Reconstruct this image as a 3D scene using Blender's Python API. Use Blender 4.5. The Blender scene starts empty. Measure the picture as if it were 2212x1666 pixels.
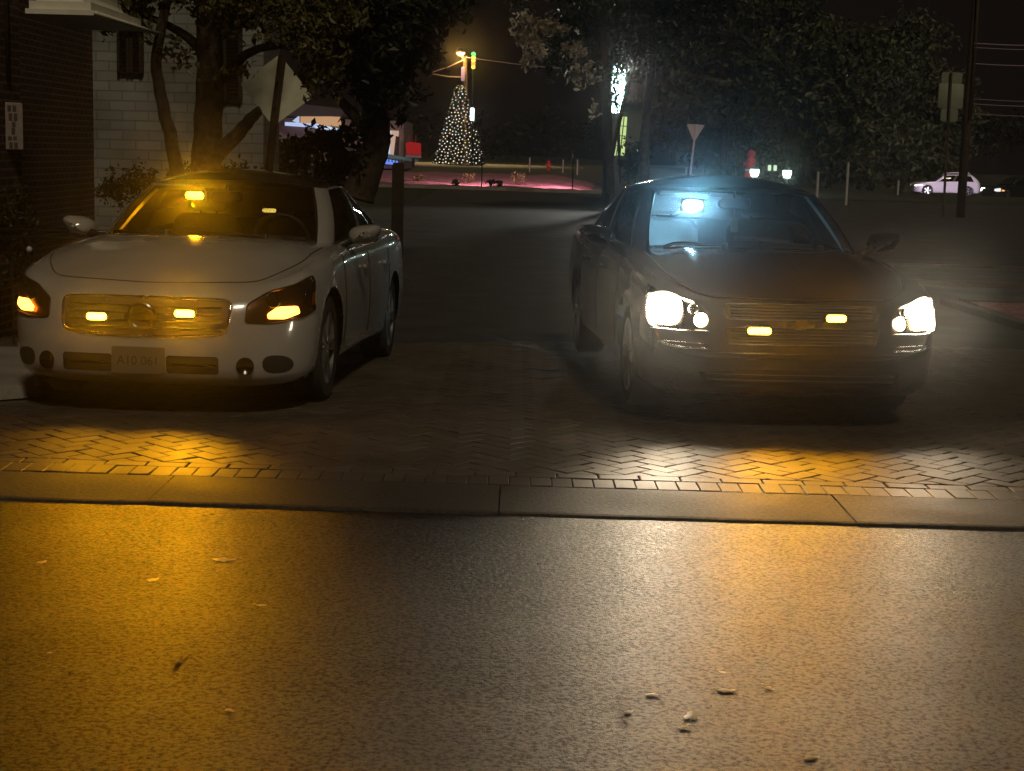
import bpy, bmesh, math, random
import numpy as np
from mathutils import Vector, Matrix, Euler
from mathutils.bvhtree import BVHTree
R = math.radians
C = bpy.context.scene.collection
scene = bpy.context.scene

# ---------------------------------------------------------------- camera
CAM_H, PITCH, ROLL = 1.55, R(8.70), 0.028
cp, sp, cr, sr = math.cos(PITCH), math.sin(PITCH), math.cos(ROLL), math.sin(ROLL)
FW = Vector((0, cp, -sp)); U0 = Vector((0, sp, cp)); R0 = Vector((1, 0, 0))
RT = R0*cr + U0*sr; UP = U0*cr - R0*sr
cam_d = bpy.data.cameras.new('camera'); cam = bpy.data.objects.new('camera', cam_d); C.objects.link(cam)
cam.matrix_world = Matrix(((RT.x, UP.x, -FW.x, 0), (RT.y, UP.y, -FW.y, 0), (RT.z, UP.z, -FW.z, CAM_H), (0, 0, 0, 1)))
FPX = 3300.0
cam_d.sensor_width = 36; cam_d.lens = FPX/2212*36; cam_d.clip_start = 0.05; cam_d.clip_end = 2000
scene.camera = cam

HAZE = 0.0011
# ---------------------------------------------------------------- night sky, dim lamp light over the place, exposure
world = bpy.data.worlds.new('World'); scene.world = world; world.use_nodes = True
bg = world.node_tree.nodes['Background']
bg.inputs['Color'].default_value = (0.55, 0.36, 0.27, 1); bg.inputs['Strength'].default_value = 0.0095
sun_d = bpy.data.lights.new('sun', 'SUN'); sun_d.energy = 0.66; sun_d.angle = R(7); sun_d.color = (1.0, 0.82, 0.55)
sun = bpy.data.objects.new('sun', sun_d); C.objects.link(sun)
sun.rotation_euler = Vector((-0.20, 0.74, -0.80)).to_track_quat('-Z', 'Y').to_euler()
scene.view_settings.view_transform = 'Standard'; scene.view_settings.look = 'None'
scene.view_settings.exposure = 0.0; scene.view_settings.gamma = 1.0
try:
    scene.cycles.use_denoising = True; scene.cycles.denoising_prefilter = 'NONE'; scene.cycles.sample_clamp_indirect = 0.0
    scene.cycles.max_bounces = 8; scene.cycles.transparent_max_bounces = 24
    scene.cycles.volume_bounces = 0; scene.cycles.caustics_reflective = False; scene.cycles.caustics_refractive = False
except Exception: pass

def px_ray(px, py):
    return FW + RT*((px-1106)/FPX) + UP*(-(py-833)/FPX)
def at(px, py, Y):
    d = px_ray(px, py); return d*(Y/d.y) + Vector((0, 0, CAM_H))
def gz(x, y):
    # the drive falls gently away from the street, more on the left
    sl = 0.010+(0.038-0.010)*min(1, max(0, (1.6-x)/3.7))
    t = min(max(y-8.3, 0), 6.5); return -sl*t*(1 if t > .6 else t/.6)
def gnd(px, py, z=0.0):
    d = px_ray(px, py); return d*((z-CAM_H)/d.z) + Vector((0, 0, CAM_H))

# ---------------------------------------------------------------- helpers
def mat(name, col=(0.5, 0.5, 0.5), rough=0.5, metal=0.0, coat=0.0, spec=0.5, emit=None, estr=0.0,
        var=0.0, vscale=8.0, bump=0.0, bscale=60.0):
    m = bpy.data.materials.new(name); m.use_nodes = True
    nt = m.node_tree; b = nt.nodes['Principled BSDF']
    b.inputs['Base Color'].default_value = (*col, 1); b.inputs['Roughness'].default_value = rough
    b.inputs['Metallic'].default_value = metal; b.inputs['Coat Weight'].default_value = coat
    b.inputs['Coat Roughness'].default_value = 0.03
    b.inputs['Specular IOR Level'].default_value = spec
    if emit:
        b.inputs['Emission Color'].default_value = (*emit, 1); b.inputs['Emission Strength'].default_value = estr
    tc = None
    if var or bump:
        tc = nt.nodes.new('ShaderNodeTexCoord')
    if var:
        n = nt.nodes.new('ShaderNodeTexNoise'); n.inputs['Scale'].default_value = vscale; n.inputs['Detail'].default_value = 6
        nt.links.new(tc.outputs['Object'], n.inputs['Vector'])
        r = nt.nodes.new('ShaderNodeMapRange'); r.inputs['From Min'].default_value = .3; r.inputs['From Max'].default_value = .7
        r.inputs['To Min'].default_value = 1-var; r.inputs['To Max'].default_value = 1+var
        nt.links.new(n.outputs['Fac'], r.inputs['Value'])
        mx = nt.nodes.new('ShaderNodeVectorMath'); mx.operation = 'SCALE'; mx.inputs[0].default_value = col
        nt.links.new(r.outputs['Result'], mx.inputs['Scale']); nt.links.new(mx.outputs['Vector'], b.inputs['Base Color'])
    if bump:
        n = nt.nodes.new('ShaderNodeTexNoise'); n.inputs['Scale'].default_value = bscale; n.inputs['Detail'].default_value = 4
        nt.links.new(tc.outputs['Object'], n.inputs['Vector'])
        bp = nt.nodes.new('ShaderNodeBump'); bp.inputs['Strength'].default_value = bump; bp.inputs['Distance'].default_value = 0.01
        nt.links.new(n.outputs['Fac'], bp.inputs['Height']); nt.links.new(bp.outputs['Normal'], b.inputs['Normal'])
    return m
def glow(name, col, strength):
    m = bpy.data.materials.new(name); m.use_nodes = True; nt = m.node_tree
    for n in list(nt.nodes): nt.nodes.remove(n)
    e = nt.nodes.new('ShaderNodeEmission'); o = nt.nodes.new('ShaderNodeOutputMaterial')
    e.inputs['Color'].default_value = (*col, 1); e.inputs['Strength'].default_value = strength
    nt.links.new(e.outputs[0], o.inputs[0]); return m
def glass(name, tint=(0.8, 0.85, 0.82), rough=0.02, ior=1.5, film=0.0):
    # thin pane: clear where looked through squarely, mirror-like at a glancing angle, with a faint dusty film
    m = bpy.data.materials.new(name); m.use_nodes = True; nt = m.node_tree
    for n in list(nt.nodes): nt.nodes.remove(n)
    o = nt.nodes.new('ShaderNodeOutputMaterial'); t = nt.nodes.new('ShaderNodeBsdfTransparent'); g = nt.nodes.new('ShaderNodeBsdfGlossy')
    t.inputs['Color'].default_value = (*tint, 1); g.inputs['Roughness'].default_value = rough
    f = nt.nodes.new('ShaderNodeFresnel'); f.inputs['IOR'].default_value = ior
    mx = nt.nodes.new('ShaderNodeMixShader')
    nt.links.new(f.outputs[0], mx.inputs[0]); nt.links.new(t.outputs[0], mx.inputs[1]); nt.links.new(g.outputs[0], mx.inputs[2])
    last = mx
    if film:
        d = nt.nodes.new('ShaderNodeBsdfTranslucent'); d.inputs['Color'].default_value = (.8, .8, .8, 1)
        m2 = nt.nodes.new('ShaderNodeMixShader'); m2.inputs[0].default_value = film
        nt.links.new(mx.outputs[0], m2.inputs[1]); nt.links.new(d.outputs[0], m2.inputs[2]); last = m2
    nt.links.new(last.outputs[0], o.inputs[0]); return m

class MB:
    def __init__(s): s.v = []; s.f = []
    def add(s, vs, fs):
        k = len(s.v); s.v += [tuple(p) for p in vs]; s.f += [tuple(i+k for i in f) for f in fs]; return s
    def box(s, x0, y0, z0, x1, y1, z1):
        return s.add([(x0,y0,z0),(x1,y0,z0),(x1,y1,z0),(x0,y1,z0),(x0,y0,z1),(x1,y0,z1),(x1,y1,z1),(x0,y1,z1)],
                     [(3,2,1,0),(4,5,6,7),(0,1,5,4),(1,2,6,5),(2,3,7,6),(3,0,4,7)])
    def obox(s, c, sx, sy, sz, rot=None):
        M = (rot or Matrix.Identity(3)); c = Vector(c)
        P = [c + M @ Vector((x*sx/2, y*sy/2, z*sz/2)) for z in (-1,1) for (x,y) in ((-1,-1),(1,-1),(1,1),(-1,1))]
        return s.add(P, [(3,2,1,0),(4,5,6,7),(0,1,5,4),(1,2,6,5),(2,3,7,6),(3,0,4,7)])
    def rbox(s, c, sx, sy, sz, r, rot=None, n=4):
        # box with rounded outline in its own x-z plane, depth along y
        M = (rot or Matrix.Identity(3)); c = Vector(c); o = []
        for (cx, cz, a0) in ((sx/2-r, sz/2-r, 0), (-sx/2+r, sz/2-r, 90), (-sx/2+r, -sz/2+r, 180), (sx/2-r, -sz/2+r, 270)):
            for i in range(n+1):
                a = R(a0+90*i/n); o.append((cx+r*math.cos(a), cz+r*math.sin(a)))
        N = len(o); b = min(sy*.3, r*.5)
        k = max(0.01, 1-2*b/max(min(sx, sz), 1e-4))
        P = []
        for (yy, q) in ((-sy/2, 1-b/(max(sx,sz)/2)), (-sy/2+b, 1), (sy/2-b, 1), (sy/2, 1-b/(max(sx,sz)/2))):
            P += [c + M @ Vector((x*q, yy, z*q)) for (x, z) in o]
        F = [tuple(range(N)), tuple(3*N+i for i in reversed(range(N)))]
        for l in range(3):
            F += [(l*N+i, (l+1)*N+i, (l+1)*N+(i+1) % N, l*N+(i+1) % N) for i in range(N)]
        return s.add(P, F)
    def tube(s, path, rad, n=8, cap=True, closed=False):
        path = [Vector(p) for p in path]; L = len(path)
        rads = rad if isinstance(rad, (list, tuple)) else [rad]*L
        P = []; ref = None
        for i, p in enumerate(path):
            if closed: d = path[(i+1) % L]-path[i-1]
            else: d = path[min(i+1, L-1)]-path[max(i-1, 0)]
            d.normalize()
            if ref is None: ref = Vector((0,0,1)) if abs(d.z) < .9 else Vector((1,0,0))
            a = d.cross(ref)
            if a.length < 1e-5: a = d.cross(Vector((1,0,0)))
            a.normalize(); b = d.cross(a).normalized(); ref = -b if False else ref
            P += [p + a*(rads[i]*math.cos(2*math.pi*j/n)) + b*(rads[i]*math.sin(2*math.pi*j/n)) for j in range(n)]
        F = []
        for i in range(L if closed else L-1):
            i2 = (i+1) % L
            F += [(i*n+j, i*n+(j+1) % n, i2*n+(j+1) % n, i2*n+j) for j in range(n)]
        if cap and not closed: F += [tuple(reversed(range(n))), tuple((L-1)*n+j for j in range(n))]
        return s.add(P, F)
    def lathe(s, prof, c=(0,0,0), axis='Z', n=24):
        c = Vector(c); P = []; k = len(prof)
        for j in range(n):
            a = 2*math.pi*j/n; ca, sa = math.cos(a), math.sin(a)
            for (r, h) in prof:
                v = (r*ca, r*sa, h) if axis == 'Z' else ((h, r*ca, r*sa) if axis == 'X' else (r*sa, h, r*ca))
                P.append(c+Vector(v))
        F = []
        for j in range(n):
            j2 = (j+1) % n
            F += [(j*k+i, j2*k+i, j2*k+i+1, j*k+i+1) for i in range(k-1)]
        return s.add(P, F)
    def prism(s, poly, d, off=(0,0,0)):
        # polygon of 3D points extruded by vector d
        o = Vector(off); d = Vector(d); poly = [Vector(p)+o for p in poly]; N = len(poly)
        return s.add(poly+[p+d for p in poly], [tuple(reversed(range(N))), tuple(N+i for i in range(N))] +
                     [(i, (i+1) % N, N+(i+1) % N, N+i) for i in range(N)])
    def build(s, name, m, parent=None, smooth=False, auto=None):
        me = bpy.data.meshes.new(name); me.from_pydata(s.v, [], s.f); me.validate()
        return link_mesh(name, me, m, parent, smooth, auto)
def link_mesh(name, me, m, parent=None, smooth=False, auto=None):
    bm = bmesh.new(); bm.from_mesh(me); bmesh.ops.recalc_face_normals(bm, faces=bm.faces)
    if smooth or auto:
        for f in bm.faces: f.smooth = True
        if auto:
            for e in bm.edges:
                if len(e.link_faces) == 2 and e.calc_face_angle(0) > R(auto): e.smooth = False
    bm.to_mesh(me); bm.free()
    o = bpy.data.objects.new(name, me); C.objects.link(o)
    if m: me.materials.append(m)
    if parent: o.parent = parent
    return o
def tag(o, label, cat, group=None):
    o['label'] = label; o['category'] = cat
    if group: o['group'] = group
    return o
def thing(name, label, cat, loc=(0,0,0), rz=0.0, group=None, rx=0.0, ry=0.0):
    o = bpy.data.objects.new(name, None); C.objects.link(o); o.location = loc; o.rotation_euler = (rx, ry, rz)
    o.empty_display_size = .2
    return tag(o, label, cat, group)
def struct(o): o['kind'] = 'structure'; return o
def copy_tree(o, parent=None):
    c = o.copy(); C.objects.link(c)
    if parent: c.parent = parent
    for ch in [k for k in o.children]: copy_tree(ch, c)
    return c
def spot(name, loc, target, energy, col, ang, blend=0.6, size=0.03, parent=None):
    d = bpy.data.lights.new(name, 'SPOT'); d.energy = energy; d.color = col; d.spot_size = R(ang); d.spot_blend = blend; d.shadow_soft_size = size
    o = bpy.data.objects.new(name, d); C.objects.link(o); o.location = loc
    o.rotation_euler = (Vector(target)-Vector(loc)).to_track_quat('-Z', 'Y').to_euler()
    if parent: o.parent = parent
    return o
def point(name, loc, energy, col, size=0.05, parent=None):
    d = bpy.data.lights.new(name, 'POINT'); d.energy = energy; d.color = col; d.shadow_soft_size = size
    o = bpy.data.objects.new(name, d); C.objects.link(o); o.location = loc
    if parent: o.parent = parent
    return o
def sstep(x, a, b):
    t = np.clip((np.asarray(x, float)-a)/(b-a), 0, 1); return t*t*(3-2*t)
def curve(xs, ys):
    # smooth monotone interpolation
    xs = np.array(xs, float); ys = np.array(ys, float)
    h = np.diff(xs); dl = np.diff(ys)/h; m = np.zeros(len(xs)); m[0] = dl[0]; m[-1] = dl[-1]
    for i in range(1, len(xs)-1):
        m[i] = 0 if dl[i-1]*dl[i] <= 0 else 2*dl[i-1]*dl[i]/(dl[i-1]+dl[i])
    def f(x):
        x = np.clip(np.asarray(x, float), xs[0], xs[-1]); i = np.clip(np.searchsorted(xs, x)-1, 0, len(xs)-2)
        t = (x-xs[i])/h[i]
        return (2*t**3-3*t**2+1)*ys[i]+(t**3-2*t**2+t)*h[i]*m[i]+(-2*t**3+3*t**2)*ys[i+1]+(t**3-t**2)*h[i]*m[i+1]
    return f

# ---------------------------------------------------------------- car shells
class Shell:
    """One closed car skin as a grid, split into named regions (body, hood, door, windshield ...)."""
    def __init__(s): s.v = []; s.f = []; s.r = []
    def grid(s, P, region, rev=False, skip=None):
        # P: array (a, b, 3); region: name or function(i, j, centre) -> name or None
        a, b = P.shape[:2]; k = len(s.v); s.v += [tuple(p) for p in P.reshape(-1, 3)]
        for i in range(a-1):
            for j in range(b-1):
                c = (P[i, j]+P[i+1, j]+P[i, j+1]+P[i+1, j+1])/4
                nm = region(i, j, c) if callable(region) else region
                if nm is None: continue
                q = (k+i*b+j, k+i*b+j+1, k+(i+1)*b+j+1, k+(i+1)*b+j)
                s.f.append(q[::-1] if rev else q); s.r.append(nm)
    def finish(s, root, mats):
        V = np.array(s.v); key = {}; mp = np.zeros(len(V), int); U = []
        for i, p in enumerate(np.round(V, 4)):
            t = tuple(p)
            if t not in key: key[t] = len(U); U.append(V[i])
            mp[i] = key[t]
        U = np.array(U); F = []; Rg = []
        for f, r in zip(s.f, s.r):
            g = []
            for i in f:
                if mp[i] not in g: g.append(mp[i])
            if len(g) >= 3: F.append(tuple(g)); Rg.append(r)
        me = bpy.data.meshes.new('t'); me.from_pydata([tuple(p) for p in U], [], F)
        bm = bmesh.new(); bm.from_mesh(me)
        bm.verts.ensure_lookup_table(); bm.faces.ensure_lookup_table(); bm.normal_update()
        c = Vector(U.mean(axis=0))
        # orient every face outward (the skin is star-like about points on the car's long axis)
        for f in bm.faces:
            fc = f.calc_center_median(); ref = Vector((0, min(max(fc.y, .7), c.y*2-.6), .55))
            if f.normal.dot(fc-ref) < 0: f.normal_flip()
        bm.normal_update()
        N = [v.normal.copy() for v in bm.verts]; bvh = BVHTree.FromBMesh(bm)
        FF = [[v.index for v in f.verts] for f in bm.faces]; bm.free(); bpy.data.meshes.remove(me)
        out = {}
        for nm in sorted(set(Rg)):
            idx = sorted({i for f, r in zip(FF, Rg) if r == nm for i in f}); m2 = {q: k for k, q in enumerate(idx)}
            me = bpy.data.meshes.new(nm); me.from_pydata([tuple(U[i]) for i in idx], [], [tuple(m2[i] for i in f) for f, r in zip(FF, Rg) if r == nm])
            for p in me.polygons: p.use_smooth = True
            me.normals_split_custom_set_from_vertices([tuple(N[i]) for i in idx])
            base = nm.split('#')[0]
            o = bpy.data.objects.new(base, me); C.objects.link(o); o.parent = root
            me.materials.append(mats[base]); out.setdefault(base, []).append(o)
        return out, bvh

def inside_arch(P, y, z, r):
    d = math.hypot(P[1]-y, P[2]-z); return d < r

def car_shell(p, root, mats):
    L, W, D, y1, y2, Dr = p['L'], p['W'], p['D'], p['D'], p['L']-p['Dr'], p['Dr']
    n, m = p.get('n', 2.7), 2.0
    NF, NS = 34, 120
    th = np.linspace(0, math.pi/2, NF+1)
    wf = p['wf']; zt = p['zt']; zb = p['zb']
    fx = wf(y1)*np.sin(th)**(2/n); fy = y1-D*np.cos(th)**(2/m)
    sy = np.linspace(y1, y2, NS+1)[1:-1]; sx = wf(sy)
    thr = th[::-1]
    rx = wf(y2)*np.sin(thr)**(2/3.2); ry = y2+Dr*np.cos(thr)**(2/m)
    X = np.concatenate([fx, sx, rx]); Y = np.concatenate([fy, sy, ry])
    T = np.stack([np.gradient(X), np.gradient(Y)], 1); T /= np.linalg.norm(T, axis=1)[:, None]
    Nn = np.stack([T[:, 1], -T[:, 0]], 1); Nn[0] = (0, -1); Nn[-1] = (0, 1)
    V = p['v']; fi, si, ri = p['fi'](V), p['si'](V), p['ri'](V)
    G = np.zeros((len(V), len(X), 3))
    for k, v in enumerate(V):
        fr = (Nn[:, 1]**2)
        ins = np.where(Nn[:, 1] < 0, fi[k]*fr+si[k]*(1-fr), ri[k]*fr+si[k]*(1-fr))
        G[k, :, 0] = np.maximum(X-Nn[:, 0]*ins, 0); G[k, :, 1] = Y-Nn[:, 1]*ins
        G[k, :, 2] = zb(Y)+v*(zt(Y)-zb(Y))
    G[:, 0, 0] = 0; G[:, -1, 0] = 0
    top = G[-1].copy()
    # wheel arches: pull grid points inside the circle out to its rim
    arches = [(p['yw1'], p['rw']), (p['yw2'], p['rw'])]
    ins_mask = np.zeros(G.shape[:2], bool)
    for (yc, rw) in arches:
        ra = rw+p['gap']; zc = rw
        dy = G[:, :, 1]-yc; dz = G[:, :, 2]-zc; d = np.hypot(dy, dz)
        ins_mask |= (d < ra) & (G[:, :, 0] > .4)
    for (yc, rw) in arches:
        ra = rw+p['gap']; zc = rw
        for k in range(G.shape[0]):
            for i in range(G.shape[1]):
                if not ins_mask[k, i]: continue
                dy, dz = G[k, i, 1]-yc, G[k, i, 2]-zc; d = math.hypot(dy, dz)
                if d < ra:
                    nb = [(k+a, i+b) for a in (-1, 0, 1) for b in (-1, 0, 1) if 0 <= k+a < G.shape[0] and 0 <= i+b < G.shape[1]]
                    if any(not ins_mask[q] for q in nb) and d > 1e-3:
                        G[k, i, 1] = yc+dy/d*ra; G[k, i, 2] = zc+dz/d*ra
    S = Shell()
    doors = p['doors']
    def side_region(sgn):
        def f(k, i, c):
            if ins_mask[k, i] and ins_mask[k+1, i] and ins_mask[k, i+1] and ins_mask[k+1, i+1]: return None
            if c[0] > .6:
                for q, (a, b) in enumerate(doors):
                    if a < c[1] < b and c[2] > .30: return 'door#%d%d' % (q, sgn)
            return 'body'
        return f
    S.grid(G, side_region(0)); Gm = G.copy(); Gm[:, :, 0] *= -1; S.grid(Gm, side_region(1))
    # deck: hood, cabin floor opening, boot lid
    s = np.sin(th)**(2/n); cth = np.cos(th)
    rows = list(range(NF, NF+NS+1)); xs = top[rows, 0]; ys = top[rows, 1]; zs = top[rows, 2]
    yc0 = p['cowl']; yd0 = p['deck']
    crown = p['crown'](ys)
    Dk = np.zeros((len(rows), NF+1, 3))
    t = np.clip((ys-ys[0])/(yc0-ys[0]), 0, 1); tr = np.clip((ys[-1]-ys)/(ys[-1]-yd0), 0, 1)
    for i in range(len(rows)):
        bul = (D-.02)*(1-t[i])**1.25+.16*t[i]*(1-sstep(ys[i], yc0, yc0+.8))
        blr = (Dr-.02)*(1-tr[i])**1.5
        Dk[i, :, 0] = s*xs[i]
        Dk[i, :, 1] = ys[i]-bul*cth**(2/m)+blr*cth**(2/m)
        Dk[i, :, 2] = zs[i]+crown[i]*(1-s**2.4)+p['ridge'](s, ys[i])
    fr_ring = top[:NF+1]; rr = top[-(NF+1):][::-1]
    d0 = fr_ring-Dk[0]; d1 = rr-Dk[-1]
    for i in range(len(rows)):
        Dk[i] += d0*(1-t[i])**2.0 + d1*(1-tr[i])**3
    cab = p['cab']
    hood_in = p['hood_in']
    def deck_region(i, j, c):
        if cab(abs(c[0]), c[1]): return None
        if c[1] < yc0+.25 and hood_in(abs(c[0]), c[1]): return 'hood'
        if c[1] > yd0 and abs(c[0]) < .72: return 'boot_lid'
        return 'body'
    S.grid(Dk, deck_region); Dm = Dk.copy(); Dm[:, :, 0] *= -1; S.grid(Dm, deck_region)
    # greenhouse: rings from belt (t=0) to roof edge (t=1)
    g = p['green']; nA, nP, nB, nC, nR = 18, 3, 30, 5, 18
    def line(pts, u):  # smooth polyline through control points
        pts = np.array(pts, float); q = np.linspace(0, 1, len(pts))
        return np.stack([curve(q, pts[:, k])(u) for k in range(3)], -1)
    segs = []
    for key, cnt in (('ws', nA), ('ap', nP), ('sd', nB), ('cpil', nC), ('rw', nR)):
        u = np.linspace(0, 1, cnt+1); segs.append((line(g[key][0], u), line(g[key][1], u), cnt, key))
    B = np.concatenate([sg[0][:-1] if q < 4 else sg[0] for q, sg in enumerate(segs)])
    Tt = np.concatenate([sg[1][:-1] if q < 4 else sg[1] for q, sg in enumerate(segs)])
    names = sum([[k]*cnt for (_, _, cnt, k) in segs], [])
    tl = np.array([0, .035, .08, .15, .25, .35, .45, .55, .65, .75, .85, .92, .965, 1.0])
    cen = np.array([0, g['cy'], 0])
    H = np.zeros((len(tl), len(B), 3))
    out = (B+Tt)/2-cen; out[:, 2] = 0; out[:, 1] *= .5; out /= np.linalg.norm(out, axis=1)[:, None]
    for k, q in enumerate(tl):
        H[k] = B+(Tt-B)*q+out*(g['bulge']*math.sin(math.pi*q))
    seg_start = np.cumsum([0]+[sg[2] for sg in segs])
    def green_region(sgn):
        def f(k, i, c):
            nm = names[i]; loc = i-seg_start[[q for q, sg in enumerate(segs) if sg[3] == nm][0]]; cnt = dict((sg[3], sg[2]) for sg in segs)[nm]
            if nm == 'ws': return 'window_trim#f' if (k < 1 or k > 11 or loc > cnt-2) else 'windshield'
            if nm == 'rw': return 'body' if (k < 1 or k > 11 or loc < 1) else 'rear_window'
            if nm == 'sd':
                u = (loc+.5)/cnt; zf = tl[k]
                if k < 1: return 'window_trim#s%d' % sgn
                if k > 11: return 'body'
                if loc < 1 or loc > cnt-2: return 'body'
                if abs(u-g['bp']) < .035: return 'window_trim#b%d' % sgn
                return 'side_window#%d%d' % (0 if u < g['bp'] else 1, sgn)
            return 'body'
        return f
    S.grid(H, green_region(0)); Hm = H.copy(); Hm[:, :, 0] *= -1; S.grid(Hm, green_region(1))
    # roof
    tp = H[-1]; q = np.linspace(0, 1, 12); Rf = np.zeros((12, len(tp), 3))
    for k, u in enumerate(q):
        ax = np.stack([np.zeros(len(tp)), np.clip(tp[:, 1], g['ry0'], g['ry1']), tp[:, 2]], 1)
        Rf[k] = tp+(ax-tp)*u; Rf[k, :, 2] = tp[:, 2]*(1-u)+g['rz']*u if False else tp[:, 2]+(g['rz']-tp[:, 2])*(1-(1-u)**2.2)
    S.grid(Rf, 'roof_panel'); Rm = Rf.copy(); Rm[:, :, 0] *= -1; S.grid(Rm, 'roof_panel')
    parts, bvh = S.finish(root, mats)
    return dict(parts=parts, bvh=bvh, top=top, H=H, deck=Dk, G=G)

# ---- things laid on a car skin
def basis(nrm):
    n = Vector(nrm).normalized(); a = Vector((0, 0, 1)).cross(n)
    if a.length < .1: a = Vector((1, 0, 0))
    a.normalize(); return a, n.cross(a).normalized(), n
def hit(bvh, p, n, big=1.2):
    o = p+n*big; q, nn, i, d = bvh.ray_cast(o, -n, big*2)
    if q is None or (q-p).length > .35:
        q = bvh.find_nearest(p)[0]
    return q
def patch(bvh, outline, nrm, off, depth, name, m, parent, step=.03, auto=40, inset=0.0):
    """a conforming panel: outline (3D points on the skin) filled, projected along nrm, stood off by `off`, with a skirt of `depth`"""
    e1, e2, n = basis(nrm); pts = [Vector(q) for q in outline]
    P2 = [(q.dot(e1), q.dot(e2)) for q in pts]; c3 = sum(pts, Vector())/len(pts); w0 = c3.dot(n)
    bm = bmesh.new(); vs = [bm.verts.new((a, b, 0)) for a, b in P2]; f = bm.faces.new(vs)
    xs = [a for a, b in P2]; ys = [b for a, b in P2]
    for ax, lo, hi in ((0, min(xs), max(xs)), (1, min(ys), max(ys))):
        k = lo+step
        while k < hi-step*.3:
            co = [0, 0, 0]; no = [0, 0, 0]; co[ax] = k; no[ax] = 1
            bmesh.ops.bisect_plane(bm, geom=bm.verts[:]+bm.edges[:]+bm.faces[:], plane_co=co, plane_no=no); k += step
    for v in bm.verts:
        p3 = e1*v.co.x+e2*v.co.y+n*w0
        v.co = hit(bvh, p3, n)+n*off
    if depth:
        be = [e for e in bm.edges if len(e.link_faces) == 1]
        r = bmesh.ops.extrude_edge_only(bm, edges=be)
        for v in r['geom']:
            if isinstance(v, bmesh.types.BMVert): v.co -= n*depth
    me = bpy.data.meshes.new(name); bm.to_mesh(me); bm.free()
    return link_mesh(name, me, m, parent, auto=auto)
def on_skin(bvh, pts, nrm, off=0.0, step=.02, closed=False):
    n = Vector(nrm).normalized(); pts = [Vector(p) for p in pts]; out = []
    if closed: pts = pts+[pts[0]]
    for a, b in zip(pts[:-1], pts[1:]):
        k = max(1, int((b-a).length/step))
        out += [a.lerp(b, i/k) for i in range(k)]
    if not closed: out.append(pts[-1])
    return [hit(bvh, p, n)+n*off for p in out]
def smooth_loop(pts, closed=True, k=2):
    pts = [Vector(p) for p in pts]
    for _ in range(k):
        o = []; N = len(pts)
        for i in range(N if closed else N-1):
            a, b = pts[i], pts[(i+1) % N]; o += [a.lerp(b, .25), a.lerp(b, .75)]
        if not closed: o = [pts[0]]+o+[pts[-1]]
        pts = o
    return pts
def soft(pts, r=.16):
    pts = [Vector(p) for p in pts]; N = len(pts); o = []
    for i in range(N):
        a, b, c = pts[i-1], pts[i], pts[(i+1) % N]; p, q = b.lerp(a, r), b.lerp(c, r)
        o += [p, (p+b*2+q)/4, q]
    return o
def mir(pts): return [Vector((-p[0], p[1], p[2])) for p in pts][::-1]

# ---------------------------------------------------------------- car materials
M_white = mat('white_car_paint', (.38, .362, .33), rough=.2, coat=1.0, var=.05, vscale=3)
M_black = mat('black_car_paint', (.012, .014, .015), rough=.22, coat=1.0, var=.3, vscale=3)
M_roofdark = mat('dark_roof_glass', (.016, .014, .012), rough=.12, coat=1.0)
M_trim = mat('black_trim', (.012, .012, .012), rough=.45)
M_void = mat('dark_recess', (.018, .016, .014), rough=.6)
M_rub = mat('tyre_rubber', (.020, .020, .020), rough=.75, bump=.3, bscale=90)
M_alloy = mat('alloy_wheel', (.45, .45, .46), rough=.3, metal=.9)
M_chrome = mat('chrome', (.75, .75, .75), rough=.08, metal=1.0)
M_dkchrome = mat('dark_chrome', (.10, .095, .09), rough=.2, metal=1.0)
M_lens = glass('lamp_lens', (.92, .92, .92), rough=.01)
M_ws = glass('windshield_glass', (.74, .78, .76), rough=.01, film=.035)
M_ws2 = glass('hazy_windshield_glass', (.62, .68, .68), rough=.01, film=.12)
M_tint = glass('tinted_glass', (.10, .11, .10), rough=.015)
M_grey_trim = mat('grey_cabin_trim', (.55, .52, .47), rough=.8, var=.1)
M_seat = mat('grey_seat_cloth', (.055, .053, .05), rough=.9, var=.15, vscale=30)
M_dash = mat('dashboard_plastic', (.035, .034, .032), rough=.6, bump=.1)
M_liner = mat('headliner_cloth', (.20, .19, .175), rough=.95)
M_plate = mat('plate_metal', (.15, .13, .095), rough=.45)
M_ink = mat('plate_ink', (.065, .052, .04), rough=.5)
AMBER = (1.0, .41, .004)
M_amber = glow('amber_strobe_light', (1.0, .46, .028), 26)
M_amber_core = glow('amber_strobe_core', (1.0, .78, .25), 60)
M_turn = glow('amber_turn_light', (1.0, .33, .03), 14)
M_blue = glow('blue_white_strobe_light', (.50, .82, 1.0), 14)
M_head = glow('headlight_bulb_glow', (1.0, .84, .60), 40)
M_park = glow('parking_light_glow', (1.0, .78, .48), 9)
M_amblens = mat('amber_reflector', (.5, .12, .01), rough=.15)

VLEV = np.array([0, .03, .07, .12, .18, .25, .32, .4, .48, .56, .64, .72, .79, .85, .9, .935, .96, .98, 1.0])
def base_mats(paint): return dict(body=paint, hood=paint, door=paint, boot_lid=paint, roof_panel=paint, windshield=M_ws, rear_window=M_tint, side_window=M_tint, window_trim=M_trim)

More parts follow.
